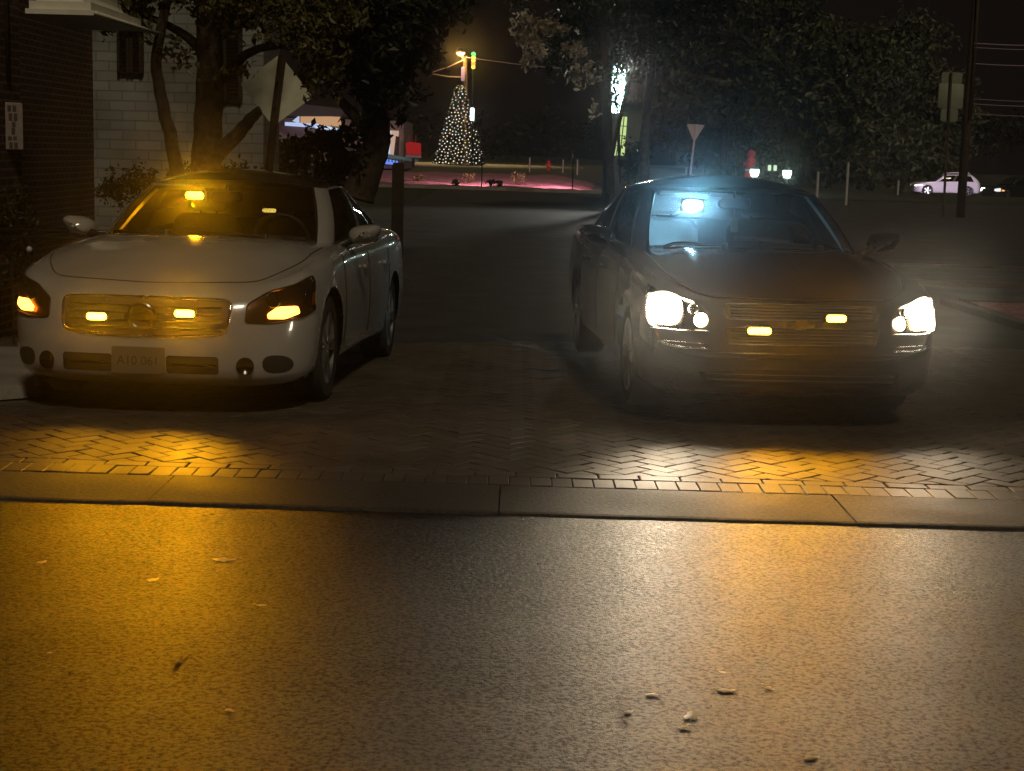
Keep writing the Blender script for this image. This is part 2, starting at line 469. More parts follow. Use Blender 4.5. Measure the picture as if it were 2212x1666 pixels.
WHITE = dict(L=4.84, W=1.86, D=.55, Dr=.45, n=3.5,
    wf=curve([0, .55, 1.1, 2.4, 3.8, 4.4, 4.84], [.90, .91, .935, .92, .935, .91, .86]),
    zt=curve([0, .10, .35, .66, 1.0, 1.5, 2.6, 3.9, 4.84], [.735, .745, .80, .86, .915, .955, .99, 1.04, 1.0]),
    zb=curve([0, .5, .9, 3.4, 4.3, 4.84], [.165, .175, .19, .20, .22, .28]),
    v=VLEV, fi=curve([0, .05, .16, .38, .6, .8, .92, 1], [.11, .05, .008, 0, .02, .055, .10, .17]),
    si=curve([0, .08, .25, .5, .75, .9, .96, 1], [.10, .035, .012, 0, .012, .03, .055, .10]),
    ri=curve([0, .1, .35, .6, .9, 1], [.1, .02, 0, .02, .06, .11]),
    yw1=.97, yw2=3.75, rw=.335, gap=.045, doors=[(1.42, 2.52), (2.52, 3.42)],
    cowl=1.38, deck=3.95, crown=curve([.6, 1.2, 1.6, 3.8, 4.3, 4.8], [.055, .075, .04, .03, .035, .03]),
    ridge=lambda s, y: .012*np.exp(-((s-.72)/.14)**2)*sstep(y, .7, 1.1)*(1-sstep(y, 1.5, 1.9)),
    cab=lambda x, y: 1.36 < y < 4.1 and x < .66, hood_in=lambda x, y: x < .70 and y > .30+.42*(x/.72)**4,
    green=dict(cy=2.6, bulge=.022, ry0=2.5, ry1=3.1, rz=1.465, bp=.47,
        ws=([(0, 1.20, .975), (.36, 1.24, .972), (.62, 1.38, .962), (.715, 1.50, .955)], [(0, 2.02, 1.375), (.30, 2.03, 1.372), (.50, 2.07, 1.358), (.57, 2.12, 1.345)]),
        ap=([(.715, 1.50, .955), (.755, 1.56, .955), (.785, 1.66, .96)], [(.57, 2.12, 1.345), (.605, 2.18, 1.340), (.63, 2.28, 1.342)]),
        sd=([(.785, 1.66, .96), (.815, 2.4, .99), (.815, 3.1, 1.015), (.785, 3.72, 1.05)], [(.63, 2.28, 1.342), (.637, 2.7, 1.365), (.625, 3.1, 1.345), (.60, 3.38, 1.30)]),
        cpil=([(.785, 3.72, 1.05), (.74, 3.98, 1.05), (.66, 4.14, 1.045)], [(.60, 3.38, 1.30), (.565, 3.46, 1.30), (.52, 3.50, 1.31)]),
        rw=([(.66, 4.14, 1.045), (.35, 4.22, 1.06), (0, 4.24, 1.065)], [(.52, 3.50, 1.31), (.28, 3.46, 1.345), (0, 3.44, 1.355)])))
DARK = dict(L=4.87, W=1.80, D=.45, Dr=.40, n=3.9,
    wf=curve([0, .45, 1.0, 2.4, 3.8, 4.4, 4.87], [.875, .885, .902, .89, .90, .88, .835]),
    zt=curve([0, .10, .35, .66, 1.0, 1.5, 2.6, 3.9, 4.87], [.76, .775, .83, .875, .91, .95, .985, 1.02, .99]),
    zb=curve([0, .5, .9, 3.4, 4.3, 4.87], [.20, .19, .19, .20, .22, .28]),
    v=VLEV, fi=curve([0, .05, .16, .38, .6, .8, .92, 1], [.10, .04, .01, 0, .02, .05, .085, .14]),
    si=curve([0, .08, .25, .5, .75, .9, .96, 1], [.09, .03, .012, 0, .012, .03, .05, .09]),
    ri=curve([0, .1, .35, .6, .9, 1], [.1, .02, 0, .02, .06, .11]),
    yw1=.95, yw2=3.80, rw=.325, gap=.045, doors=[(1.40, 2.50), (2.50, 3.45)],
    cowl=1.35, deck=4.0, crown=curve([.6, 1.2, 1.6, 3.8, 4.3, 4.8], [.05, .06, .04, .03, .03, .03]),
    ridge=lambda s, y: .016*np.exp(-((s-.62)/.10)**2)*sstep(y, .4, .9)*(1-sstep(y, 1.5, 1.9)),
    cab=lambda x, y: 1.33 < y < 4.1 and x < .64, hood_in=lambda x, y: x < .68 and y > .16+.25*(x/.7)**4,
    green=dict(cy=2.6, bulge=.02, ry0=2.5, ry1=3.2, rz=1.452, bp=.47,
        ws=([(0, 1.18, .965), (.34, 1.22, .962), (.60, 1.34, .952), (.695, 1.45, .945)], [(0, 2.00, 1.37), (.30, 2.01, 1.367), (.48, 2.05, 1.355), (.56, 2.10, 1.342)]),
        ap=([(.695, 1.45, .945), (.735, 1.52, .948), (.765, 1.62, .952)], [(.56, 2.10, 1.342), (.592, 2.15, 1.338), (.615, 2.24, 1.338)]),
        sd=([(.765, 1.62, .952), (.79, 2.4, .98), (.79, 3.1, 1.0), (.765, 3.80, 1.025)], [(.615, 2.24, 1.338), (.622, 2.7, 1.36), (.61, 3.2, 1.345), (.59, 3.55, 1.30)]),
        cpil=([(.765, 3.80, 1.025), (.72, 4.05, 1.025), (.64, 4.2, 1.02)], [(.59, 3.55, 1.30), (.55, 3.63, 1.30), (.51, 3.67, 1.31)]),
        rw=([(.64, 4.2, 1.02), (.35, 4.28, 1.035), (0, 4.3, 1.04)], [(.51, 3.67, 1.31), (.28, 3.63, 1.34), (0, 3.61, 1.35)])))

def wheel(parent, x, y, r, sgn, spokes, name='wheel'):
    w = bpy.data.objects.new(name, None); C.objects.link(w); w.parent = parent; w.location = (x, y, r); w.empty_display_size = .1
    hw = .105
    MB().lathe([(r*.70, -hw), (r*.80, -hw*1.02), (r*.93, -hw), (r*.985, -hw*.82), (r, -hw*.4), (r, hw*.4), (r*.985, hw*.82), (r*.93, hw), (r*.80, hw*1.02), (r*.70, hw)], axis='X', n=48).build('tyre', M_rub, w, auto=40)
    rim = MB(); o = sgn*hw
    rim.lathe([(r*.71, -hw*.9), (r*.69, hw*.95), (r*.72, hw*.97), (r*.735, hw*.9)] if sgn > 0 else [(r*.71, hw*.9), (r*.69, -hw*.95), (r*.72, -hw*.97), (r*.735, -hw*.9)], axis='X', n=40)
    for k in range(spokes):
        for da in (-.09, .09):
            a = 2*math.pi*k/spokes; a1 = a+da
            p0 = Vector((o*.78, math.cos(a)*r*.10, math.sin(a)*r*.10)); p1 = Vector((o*.80, math.cos(a1)*r*.70, math.sin(a1)*r*.70))
            d = (p1-p0); q = d.to_track_quat('Y', 'X').to_matrix()
            rim.obox((p0+p1)/2, .04, d.length, .035, q)
    rim.lathe([(0, o*.86), (r*.13, o*.84), (r*.16, o*.7)], axis='X', n=20)
    rim.build('rim', M_alloy, w, auto=40)
    MB().lathe([(0, o*.2), (r*.52, o*.2), (r*.52, o*.35), (0, o*.35)], axis='X', n=28).build('brake_disc', M_dkchrome, w, auto=40)
    return w

def cabin(root, p, h0, light, dashz):
    """what shows behind the windshield: dashboard, wheel, seats, lining"""
    g = p['green']
    d = MB(); NX, NY = 16, 8
    P = []
    for j in range(NY+1):
        for i in range(NX+1):
            x = -.68+1.36*i/NX; y = 1.30+.18*(x/.7)**2+.62*j/NY; z = dashz-.005+.035*math.sin(math.pi*min(1, j/NY*1.3))*(1-.3*(x/.68)**2)-.22*max(0, (j/NY-.8)/.2)**2
            P.append((x, y, z))
    d.add(P, [(j*(NX+1)+i, j*(NX+1)+i+1, (j+1)*(NX+1)+i+1, (j+1)*(NX+1)+i) for j in range(NY) for i in range(NX)])
    d.build('dashboard', M_dash, root, smooth=True)
    sw = MB(); a = R(28)
    ring = [Vector((.37+.185*math.cos(t), 2.02+.185*math.sin(t)*math.sin(a)*-1, dashz+.02+.185*math.sin(t)*math.cos(a))) for t in np.linspace(0, 2*math.pi, 33)[:-1]]
    sw.tube(ring, .016, closed=True)
    for t in (0, math.pi, -math.pi/2):
        sw.tube([(.37, 2.03, dashz+.02), ring[int((t % (2*math.pi))/(2*math.pi)*32)]], .018)
    sw.build('steering_wheel', M_dash, root, smooth=True)
    for sx in (-.36, .36):
        b = MB(); rot = Euler((R(-16), 0, 0)).to_matrix()
        b.rbox((sx, 2.72, .83), .50, .15, .62, .10, rot); b.rbox((sx, 2.45, .50), .50, .5, .16, .06)
        s_ = b.build('seat', M_seat, root, auto=50)
        hd = MB(); hd.rbox((sx, 2.86, 1.235), .27, .10, .17, .05, rot); hd.tube([(sx-.06, 2.82, 1.10), (sx-.06, 2.85, 1.2)], .008); hd.tube([(sx+.06, 2.82, 1.10), (sx+.06, 2.85, 1.2)], .008)
        hd.build('headrest', M_seat, s_, auto=50)
    b = MB(); b.rbox((0, 3.65, .80), 1.25, .16, .62, .08, Euler((R(-20), 0, 0)).to_matrix()); b.build('rear_bench', M_seat, root, auto=50)
    # lining: inside of the roof, pillars
    lin = MB(); tp = [Vector(q) for q in h0[-1]]
    full = tp+[Vector((-q.x, q.y, q.z)) for q in reversed(tp[1:-1])]
    c = Vector((0, 2.8, g['rz']-.035)); N = len(full)
    lin.add([q+(c-q)*.04-Vector((0, 0, .03)) for q in full]+[q.lerp(c, .5)+Vector((0, 0, .0)) for q in full]+[c], [(i, (i+1) % N, N+(i+1) % N, N+i) for i in range(N)]+[(N+i, N+(i+1) % N, 2*N) for i in range(N)])
    lin.build('headliner', M_liner, root, smooth=True)
    for sg in (-1, 1):
        b0 = Vector(g['ws'][0][-1]); t0 = Vector(g['ws'][1][-1]); a0 = Vector(g['ap'][0][-1]); a1 = Vector(g['ap'][1][-1])
        q = [b0+Vector((-.035, .07, -.0)), t0+Vector((-.02, .05, -.02)), a1+Vector((-.05, .02, -.02)), a0+Vector((-.05, .02, 0))]
        q = [Vector((v.x*sg, v.y, v.z)) for v in q]
        pb = MB(); K = 8
        A = [q[0].lerp(q[1], i/K)+Vector((sg*.02, 0, .0))*math.sin(math.pi*i/K) for i in range(K+1)]; B2 = [q[3].lerp(q[2], i/K) for i in range(K+1)]
        pb.add(A+[(a_+b_)/2+Vector((-sg*.025, -.01, 0)) for a_, b_ in zip(A, B2)]+B2, [(r*(K+1)+i, r*(K+1)+i+1, (r+1)*(K+1)+i+1, (r+1)*(K+1)+i) for r in (0, 1) for i in range(K)])
        pb.build('pillar_trim', M_grey_trim, root, smooth=True)
    u = MB(); u.box(-.70, .5, .20, .70, p['L']-.4, .42); u.box(-.66, 1.25, .42, .66, 1.34, dashz-.05)
    u.build('underbody', M_void, root)
    for sg in (-1, 1):
        for yw in (p['yw1'], p['yw2']):
            r = p['rw']+p['gap']+.004; w = p['W']/2
            arc = MB(); n = 24; K = []
            for i in range(n+1):
                a = math.pi*i/n*1.16-.08*math.pi
                for x in (w-.10, .55): K.append((sg*x, yw+r*math.cos(a), p['rw']+r*math.sin(a)))
            arc.add(K, [(2*i, 2*i+1, 2*i+3, 2*i+2) for i in range(n)]); k = len(arc.v)
            arc.build('wheel_well', M_void, root)

# ---------------------------------------------------------------- the two parked cars
WX0, WY0, WRZ = -2.12, 8.65, R(-3.3)
DX0, DY0, DRZ = 1.655, 8.65, R(4.1)
car_w = thing('sedan', 'white sedan with amber strobe lights in its grille parked beside the brick building', 'car', (WX0, WY0, 0), WRZ, 'sedans with amber strobes', -.037)
car_d = thing('sedan', 'black sedan with lit headlights and a blue-white strobe behind its windshield', 'car', (DX0, DY0, 0), DRZ, 'sedans with amber strobes', -.012)
SW = car_shell(WHITE, car_w, dict(base_mats(M_white), roof_panel=M_roofdark))
SD = car_shell(DARK, car_d, dict(base_mats(M_black), windshield=M_ws2))
for root, p in ((car_w, WHITE), (car_d, DARK)):
    for yw in (p['yw1'], p['yw2']):
        for sg in (-1, 1):
            wheel(root, sg*(p['W']/2-.135), yw, p['rw'], sg, 5 if p is WHITE else 6)
cabin(car_w, WHITE, SW['H'], None, .965)
cabin(car_d, DARK, SD['H'], None, .955)

GLARE = 125  # power of extra spots that make the added haze glow like glare
def text_mesh(txt, size, m, name, parent, loc, rot, ext=.001):
    cu = bpy.data.curves.new('t', 'FONT'); cu.body = txt; cu.size = size; cu.align_x = 'CENTER'; cu.align_y = 'CENTER'; cu.extrude = ext
    o = bpy.data.objects.new('t', cu); C.objects.link(o); dg = bpy.context.evaluated_depsgraph_get()
    me = bpy.data.meshes.new_from_object(o.evaluated_get(dg)); bpy.data.objects.remove(o); bpy.data.curves.remove(cu)
    me.materials.clear(); r = bpy.data.objects.new(name, me); C.objects.link(r); me.materials.append(m)
    r.location = loc; r.rotation_euler = rot; r.parent = parent; return r
def strobe(root, bvh, x, z, w, h, m, y=None, name='strobe_light', back=.03, core=None):
    """slim warning light: black housing, glowing lens (with visible rows of diodes)"""
    if y is None: y = hit(bvh, Vector((x, 0, z)), Vector((0, -1, 0))).y-.018
    b = MB(); b.rbox((x, y+.012, z), w+.016, back, h+.014, .008); hs = b.build(name, M_trim, root, auto=40)
    b = MB(); b.rbox((x, y-.006, z), w, .014, h, h*.45); b.build('strobe_lens', m, hs, auto=40)
    return y
def door_set(root, S, p, sg, chrome):
    bv = S['bvh']; n = Vector((sg, 0, .05))
    w = p['W']/2
    for k, (a, b) in enumerate(p['doors']):
        for yy, lean in ((a, .02), (b, -.03)) if k == len(p['doors'])-1 else ((a, .02),):
            pts = on_skin(bv, [(sg*w, yy+lean, .32), (sg*w, yy, .6), (sg*w, yy+.02, .90)], n, .0015)
            MB().tube(pts, .0035, 5).build('door_gap', M_void, root)
        hx = hit(bv, Vector((sg*w, b-.20, .80)), n)
        hb = MB(); hb.rbox((hx.x+sg*.018, hx.y, hx.z), .20, .022, .028, .011, Matrix.Rotation(R(90), 3, 'Z'))
        hb.obox((hx.x+sg*.008, hx.y-.07, hx.z), .02, .02, .02); hb.obox((hx.x+sg*.008, hx.y+.07, hx.z), .02, .02, .02)
        d = [o for o in S['parts'].get('door', []) if (sum((v.co.y for v in o.data.vertices))/len(o.data.vertices) < p['doors'][0][1]) == (k == 0) and o.data.vertices[0].co.x*sg > 0]
        hb.build('door_handle', chrome, d[0] if d else root, auto=40)
def side_mirror(root, sg, x, y, z, m):
    b = MB(); prof = []
    NY_, NA = 10, 20
    for j in range(NY_+1):
        u = j/NY_; r = math.sqrt(max(0, 1-(1-u)**2.2))  # rounded nose towards the front
        for i in range(NA):
            a = 2*math.pi*i/NA; ca, sa = math.cos(a), math.sin(a)
            q = (abs(ca)**.65)*(1 if ca > 0 else -1); s_ = (abs(sa)**.65)*(1 if sa > 0 else -1)
            wx = .112*(1-.12*(s_ < 0)); prof.append((x+sg*(q*wx*r*(1)+.012*s_), y-.085+.15*u, z+s_*.066*r+ .012*q))
    b.add(prof, [(j*NA+i, j*NA+(i+1) % NA, (j+1)*NA+(i+1) % NA, (j+1)*NA+i) for j in range(NY_) for i in range(NA)])
    o = b.build('side_mirror', m, root, smooth=True)
    b = MB(); b.rbox((x, y+.066, z), .19, .008, .105, .03); b.build('mirror_glass', M_chrome, o)
    b = MB(); b.tube([(x-sg*.06, y+.01, z-.03), (x-sg*.15, y-.01, z-.075), (x-sg*.20, y-.03, z-.10)], [.028, .03, .035], 10); b.build('mirror_arm', M_trim, o, smooth=True)
def wipers(root, S, g, flip=1):
    bv = S['bvh']; n = Vector((0, -.55, .83))
    for (x0, x1, y0) in ((.42, -.14, 1.30), (-.22, -.60, 1.25)):
        pts = on_skin(bv, [(x0*flip, y0, .97), ((x0+x1)/2*flip, y0+.02, .98), (x1*flip, y0+.03+.10*abs(x1), .985)], n, .016, .06)
        w = MB(); w.tube(pts, .007, 6); w.tube([p+Vector((0, .012, .010)) for p in pts[len(pts)//3:]], .009, 6); w.lathe([(0, .02), (.018, .015), (.02, -.02)], pts[0], n=10)
        w.build('wiper', M_trim, root, smooth=True)

def detail_white(root, S, p):
    bv = S['bvh']; F = Vector((0, -1, 0))
    HL = [(.57,.08,.535),(.572,.12,.643),(.68,.21,.717),(.80,.33,.752),(.87,.54,.803),(.886,.56,.765),(.895,.47,.66),(.90,.50,.60),(.85,.32,.557),(.71,.155,.533)]
    TU = [(.685,.15,.588),(.73,.2,.626),(.832,.3,.630),(.842,.31,.588),(.78,.21,.560),(.69,.15,.560)]
    for sg in (-1, 1):
        f = (lambda q: [Vector(v) for v in q]) if sg > 0 else mir
        n = Vector((sg*.55, -.80, .22))
        hl = patch(bv, soft(f(HL)), n, .002, .03, 'headlight', M_void if False else mat('headlight_bowl', (.16,.085,.045), rough=.2, metal=.85), root)
        patch(bv, soft(f(TU)), n, .009, .008, 'turn_signal', M_turn, hl)
        # projector lamp and inner bezel above the turn signal
        c = hit(bv, Vector((sg*.70, .2, .665)), n); q = n.normalized().to_track_quat('Z', 'Y').to_matrix()
        b = MB(); b.lathe([(0, .012), (.034, .010), (.042, .014), (.048, .012), (.048, 0)], n=24); b.v = [tuple(c+q @ Vector(v)) for v in b.v]; b.build('projector_lamp', M_dkchrome, hl, smooth=True)
        patch(bv, smooth_loop(f([(.86,.47,.62),(.868,.50,.70),(.885,.54,.70),(.892,.50,.63)]), k=1), n, .006, .006, 'side_reflector', M_amblens, hl)
        patch(bv, soft(f(HL)), n, .016, .018, 'lens', M_lens, hl)
        MB().tube(on_skin(bv, soft(f(HL)), n, .004, .03, True), .0035, 5, closed=True).build('headlight_gap', M_void, hl)
        # bumper corner opening and fog lamp
        patch(bv, smooth_loop(f([(.665,.11,.352),(.785,.21,.350),(.822,.29,.300),(.80,.25,.243),(.67,.12,.245)])), Vector((sg*.5, -.86, 0)), .002, 0, 'bumper_opening', M_void, root)
        c = hit(bv, Vector((sg*.578, 0, .290)), F); fb = MB()
        nn = Vector((sg*.28, -.96, 0)); q = nn.to_track_quat('Z', 'Y').to_matrix()
        fb.lathe([(.052, .006), (.044, .007), (.040, .002), (0, -.002)], n=28); fb.v = [tuple(c+q @ Vector(v)+nn*.004) for v in fb.v]
        fb.build('fog_lamp', M_dkchrome, root, smooth=True)
        door_set(root, S, p, sg, M_white)
        side_mirror(root, sg, sg*.985, 1.74, 1.035, M_white)
    # grille: dark opening with bars, bright surround, round badge
    GR = [(-.49,.1,.640),(-.465,.1,.664),(-.2,.08,.668),(.2,.08,.668),(.465,.1,.664),(.49,.1,.640),(.480,.05,.520),(.462,.04,.472),(.2,.01,.452),(-.2,.01,.452),(-.462,.04,.472),(-.480,.05,.520)]
    gr = patch(bv, soft(GR, .3), F, .002, 0, 'grille', M_void, root)
    loop = on_skin(bv, soft(GR, .3), F, .004, .03, True)
    MB().tube(loop, .011, 8, closed=True).build('grille_surround', M_chrome, gr, smooth=True)
    for k, z in enumerate((.500, .541, .582, .623)):
        hw = .455-.004*k
        pts = on_skin(bv, [(-hw, .1, z), (0, .05, z-.004), (hw, .1, z)], F, .012, .05)
        MB().tube(pts, .0065, 6).build('grille_bar', M_dkchrome, gr, smooth=True)
    y0 = hit(bv, Vector((-.01, 0, .562)), F).y-.022
    b = MB(); b.lathe([(.060, -.006), (.072, -.012), (.082, -.006), (.082, .012), (.060, .012), (.060, -.006)], (-.01, y0, .562), 'Y', 32); b.rbox((-.01, y0-.004, .562), .20, .014, .030, .006)
    b.build('badge', M_dkchrome, gr, auto=40)
    for x, z, k in ((-.272, .553, .6), (.236, .585, 1.6)):
        y = strobe(root, bv, x, z, .115, .040, M_amber, name='strobe_light')
        spot('strobe_beam', (x, y-.03, z), (x+.25, y-3.0, z-1.32), 42*k, AMBER, 66, 1.0, .025, root)
        spot('strobe_glare', (x, y-.03, z), (x+1.6, y-8.0, z+1.4), GLARE*k, AMBER, 31, .3, .02, root)
    # lower openings, number plate
    for a, b2 in ((-.475, -.178), (.135, .435)):
        patch(bv, [(a,0,.330),(a+.012,0,.343),(b2-.012,0,.343),(b2,0,.330),(b2,0,.252),(b2-.012,0,.240),(a+.012,0,.240),(a,0,.252)], F, .002, 0, 'bumper_opening', M_void, root)
        MB().tube(on_skin(bv, [(a+.01,0,.292),((a+b2)/2,0,.292),(b2-.01,0,.292)], F, .008, .05), .008, 6).build('bumper_slat', M_dkchrome, root, smooth=True)
    y0 = hit(bv, Vector((-.02, 0, .31)), F).y-.014
    b = MB(); b.rbox((-.022, y0, .312), .310, .008, .155, .012); pl = b.build('number_plate', M_plate, root, auto=40)
    text_mesh('A10 061', .072, M_ink, 'plate_lettering', pl, (-.022, y0-.006, .308), (R(90), 0, 0))
    # hood gap, lip highlight under the bumper
    HS = [(-.80,1.25,.94),(-.79,.90,.90),(-.785,.733,.881),(-.75,.581,.850),(-.686,.426,.81),(-.62,.31,.78),(-.545,.262,.766),(-.36,.225,.756),(-.08,.196,.75),(.08,.196,.75),(.36,.225,.756),(.545,.262,.766),(.62,.31,.78),(.686,.426,.81),(.75,.581,.85),(.785,.733,.881),(.79,.90,.90),(.80,1.25,.94)]
    MB().tube(on_skin(bv, smooth_loop(HS, False), Vector((0, -.3, .95)), .0012, .03), .004, 5).build('hood_gap', M_void, root)
    wipers(root, S, p)
    # windshield strobe, mirror, visor, rear shelf light
    b = MB(); b.rbox((.0, 1.93, 1.262), .23, .03, .07, .03, Euler((R(-8), 0, 0)).to_matrix()); b.tube([(0, 1.93, 1.29), (0, 1.95, 1.34)], .012); b.build('inside_mirror', M_trim, root, auto=40)
    strobe(root, bv, -.20, 1.262, .135, .055, M_amber_in, y=1.845, name='windshield_strobe', back=.05)
    spot('windshield_strobe_light', (-.20, 1.815, 1.25), (-.20, 1.0, .85), 12, AMBER, 120, .5, .03, root)
    spot('windshield_strobe_sidelight', (-.26, 1.88, 1.235), (-.62, 1.78, 1.10), 30, AMBER, 85, .8, .03, root)
    spot('windshield_strobe_glare', (-.20, 1.80, 1.255), (1.4, -6, 2.8), 260, AMBER, 33, .3, .02, root)
    point('windshield_strobe_backlight', (-.24, 1.93, 1.23), .9, AMBER, .04, root)
    b = MB(); b.rbox((-.36, 2.02, 1.318), .34, .14, .012, .005, Euler((R(-12), 0, 0)).to_matrix()); b.build('sun_visor', M_liner, root, auto=40)
    strobe(root, bv, -.05, 1.165, .12, .035, M_rearstrobe, y=3.52, name='rear_shelf_strobe', back=.05)
    b = MB(); b.tube([(0.3, 3.3, 1.46), (.3, 3.32, 1.47), (.3, 3.40, 1.53)], [.03, .02, .006], 8); b.build('roof_aerial', M_trim, root, smooth=True)

def detail_dark(root, S, p):
    bv = S['bvh']; F = Vector((0, -1, 0))
    HL = [(.860,.346,.706),(.850,.352,.755),(.75,.244,.777),(.67,.169,.747),(.573,.119,.717),(.538,.096,.68),(.530,.071,.611),(.530,.063,.578),(.699,.125,.573),(.838,.267,.572),(.862,.325,.637)]
    for sg in (-1, 1):
        f = (lambda q: [Vector(v) for v in q]) if sg > 0 else mir
        n = Vector((sg*.42, -.88, .2))
        hl = patch(bv, soft(f(HL), .22), n, .002, .02, 'headlight', M_bowl, root)
        nn = n.normalized(); q = nn.to_track_quat('Z', 'Y').to_matrix()
        MBM = [(.852,.346,.700),(.842,.345,.748),(.75,.244,.768),(.69,.18,.748),(.672,.16,.70),(.680,.15,.625),(.72,.15,.590),(.80,.22,.586),(.845,.29,.60),(.855,.325,.64)]
        patch(bv, smooth_loop(f(MBM), k=2), n, .010, .006, 'main_beam', M_head, hl)
        c = hit(bv, Vector((sg*.577, .09, .628)), n)
        b = MB(); b.lathe([(.042, .004), (.036, .010), (0, .014)], n=28); b.v = [tuple(c+q @ Vector(v)+nn*.004) for v in b.v]; b.build('parking_lamp', M_park, hl, smooth=True)
        b = MB(); b.lathe([(.030, .003), (.022, .008), (0, .004)], n=24); c = hit(bv, Vector((sg*.62, .12, .69)), n); b.v = [tuple(c+q @ Vector(v)+nn*.004) for v in b.v]; b.build('projector_lamp', M_chrome, hl, smooth=True)
        patch(bv, soft(f(HL), .22), n, .022, .02, 'lens', M_lens, hl)
        MB().tube(on_skin(bv, [Vector((sg*a, b_, c_)) for a, b_, c_ in ((.53,.06,.568),(.70,.125,.563),(.84,.267,.562))], n, .006, .03), .005, 6).build('headlight_trim', M_chrome, hl, smooth=True)
        SL = [(.535,.04,.484),(.64,.08,.500),(.72,.11,.501),(.805,.2,.494),(.76,.15,.476),(.68,.09,.466),(.536,.04,.466)]
        sl = patch(bv, f(SL), n, .003, 0, 'fog_lamp_recess', M_void, root)
        MB().tube(on_skin(bv, [Vector((sg*a, b_, c_)) for a, b_, c_ in ((.535,.04,.470),(.66,.08,.467),(.74,.14,.474),(.80,.2,.490))], n, .008, .03), [.0075]*30 if False else .0075, 6).build('fog_lamp_trim', M_chrome, sl, smooth=True)
        MB().tube(on_skin(bv, [Vector((sg*a, b_, c_)) for a, b_, c_ in ((.56,.05,.497),(.66,.08,.500),(.79,.19,.495))], n, .006, .03), .003, 6).build('fog_lamp_trim', M_chrome, sl, smooth=True)
        c = hit(bv, Vector((sg*.74, .2, .668)), n)+nn*.05
        spot('headlight_beam', c, c+Vector((-sg*.25, -6, -2.2)), 92 if sg < 0 else 44, (1.0, .80, .54), 68, 1.0, .05, root)
        spot('headlight_glare', c, c+Vector((-1.3, -8, 1.4)), (330 if sg < 0 else 250), (1.0, .84, .60), 31, .3, .05, root)
        door_set(root, S, p, sg, M_black)
        side_mirror(root, sg, sg*.975, 1.68, 1.03, M_black)
    # two-tier grille split by a body-colour bar
    for nm, z0, z1, hw in (('grille', .640, .728, .455), ('lower_grille', .500, .598, .450)):
        o = [(-hw,.08,z1-.012),(-hw+.02,.08,z1),(hw-.02,.08,z1),(hw,.08,z1-.012),(hw-.02,.05,z0+.008),(hw-.04,.05,z0),(-hw+.04,.05,z0),(-hw+.02,.05,z0+.008)]
        gp = patch(bv, smooth_loop(o, k=1), F, .002, 0, nm, M_void, root)
        MB().tube(on_skin(bv, smooth_loop(o, k=1), F, .004, .03, True), .0055, 6, closed=True).build('grille_surround', M_dkchrome, gp, smooth=True)
        for z in np.linspace(z0+.018, z1-.02, 4):
            MB().tube(on_skin(bv, [(-hw+.04,.08,z),(0,.08,z),(hw-.04,.08,z)], F, .004, .06), .004, 5).build('grille_bar', M_trim, gp, smooth=True)
    y0 = hit(bv, Vector((-.01, 0, .618)), F).y-.01
    b = MB(); b.prism([(x-.01, y0, z+.618) for x, z in ((-.085,-.020),(-.075,.018),(-.032,.014),(-.026,.028),(.034,.028),(.036,.014),(.085,.018),(.075,-.020),(.030,-.014),(.026,-.028),(-.034,-.028),(-.036,-.014))], (0, .012, 0))
    b.build('badge', mat('brass_badge', (.5,.36,.1), rough=.2, metal=1.0), root)
    for x, z, w, k in ((-.255, .580, .135, 1.5), (.192, .658, .115, .8)):
        y = strobe(root, bv, x, z, w, .040, M_amber, name='strobe_light')
        spot('strobe_beam', (x, y-.03, z), (x*.9, y-3.0, z-1.32), 52*k, AMBER, 62, 1.0, .025, root)
        spot('strobe_glare', (x, y-.03, z), (x-1.3, y-8.0, z+1.4), GLARE*.5*k, AMBER, 31, .3, .02, root)
    # chin ledge and spare plate bracket that catch the strobe light
    MB().tube(on_skin(bv, [(-.62,.1,.455),(-.3,.0,.452),(.3,.0,.452),(.62,.1,.455)], F, .004, .06), .006, 6).build('bumper_ridge', M_black, root, smooth=True)
    lo = [(-.60,0,.36),(.60,0,.36),(.54,0,.262),(-.54,0,.262)]
    patch(bv, smooth_loop(lo, k=1), F, .002, 0, 'bumper_opening', M_void, root)
    for z in (.293, .326): MB().tube(on_skin(bv, [(-.55,0,z),(0,0,z),(.55,0,z)], F, .006, .06), .006, 5).build('bumper_slat', M_trim, root, smooth=True)
    HS = [(-.74,1.25,.93),(-.735,.80,.88),(-.71,.50,.84),(-.65,.30,.81),(-.56,.17,.78),(-.45,.135,.775),(0,.115,.772),(.45,.135,.775),(.56,.17,.78),(.65,.30,.81),(.71,.50,.84),(.735,.80,.88),(.74,1.25,.93)]
    MB().tube(on_skin(bv, smooth_loop(HS, False), Vector((0, -.3, .95)), .0012, .03), .004, 5).build('hood_gap', M_void, root)
    wipers(root, S, p)
    b = MB(); b.rbox((-.02, 1.93, 1.262), .23, .03, .07, .03, Euler((R(-8), 0, 0)).to_matrix()); b.tube([(-.02, 1.93, 1.29), (-.02, 1.95, 1.34)], .012)
    b.build('inside_mirror', M_trim, root, auto=40)
    b = MB(); b.tube([(-.02, 1.925, 1.23), (-.018, 1.922, 1.16)], .003, 5); b.rbox((-.018, 1.92, 1.115), .05, .012, .10, .012); b.build('hanging_tag', M_plate, root, auto=40)
    strobe(root, bv, -.33, 1.245, .15, .075, M_blue, y=1.835, name='windshield_strobe', back=.05)
    point('windshield_strobe_light', (-.33, 1.80, 1.24), 5, (.42, .78, 1.0), .03, root)
    spot('windshield_strobe_glare', (-.33, 1.78, 1.235), (-1.5, -6, 2.9), 620, (.30, .68, 1.0), 33, .35, .03, root)
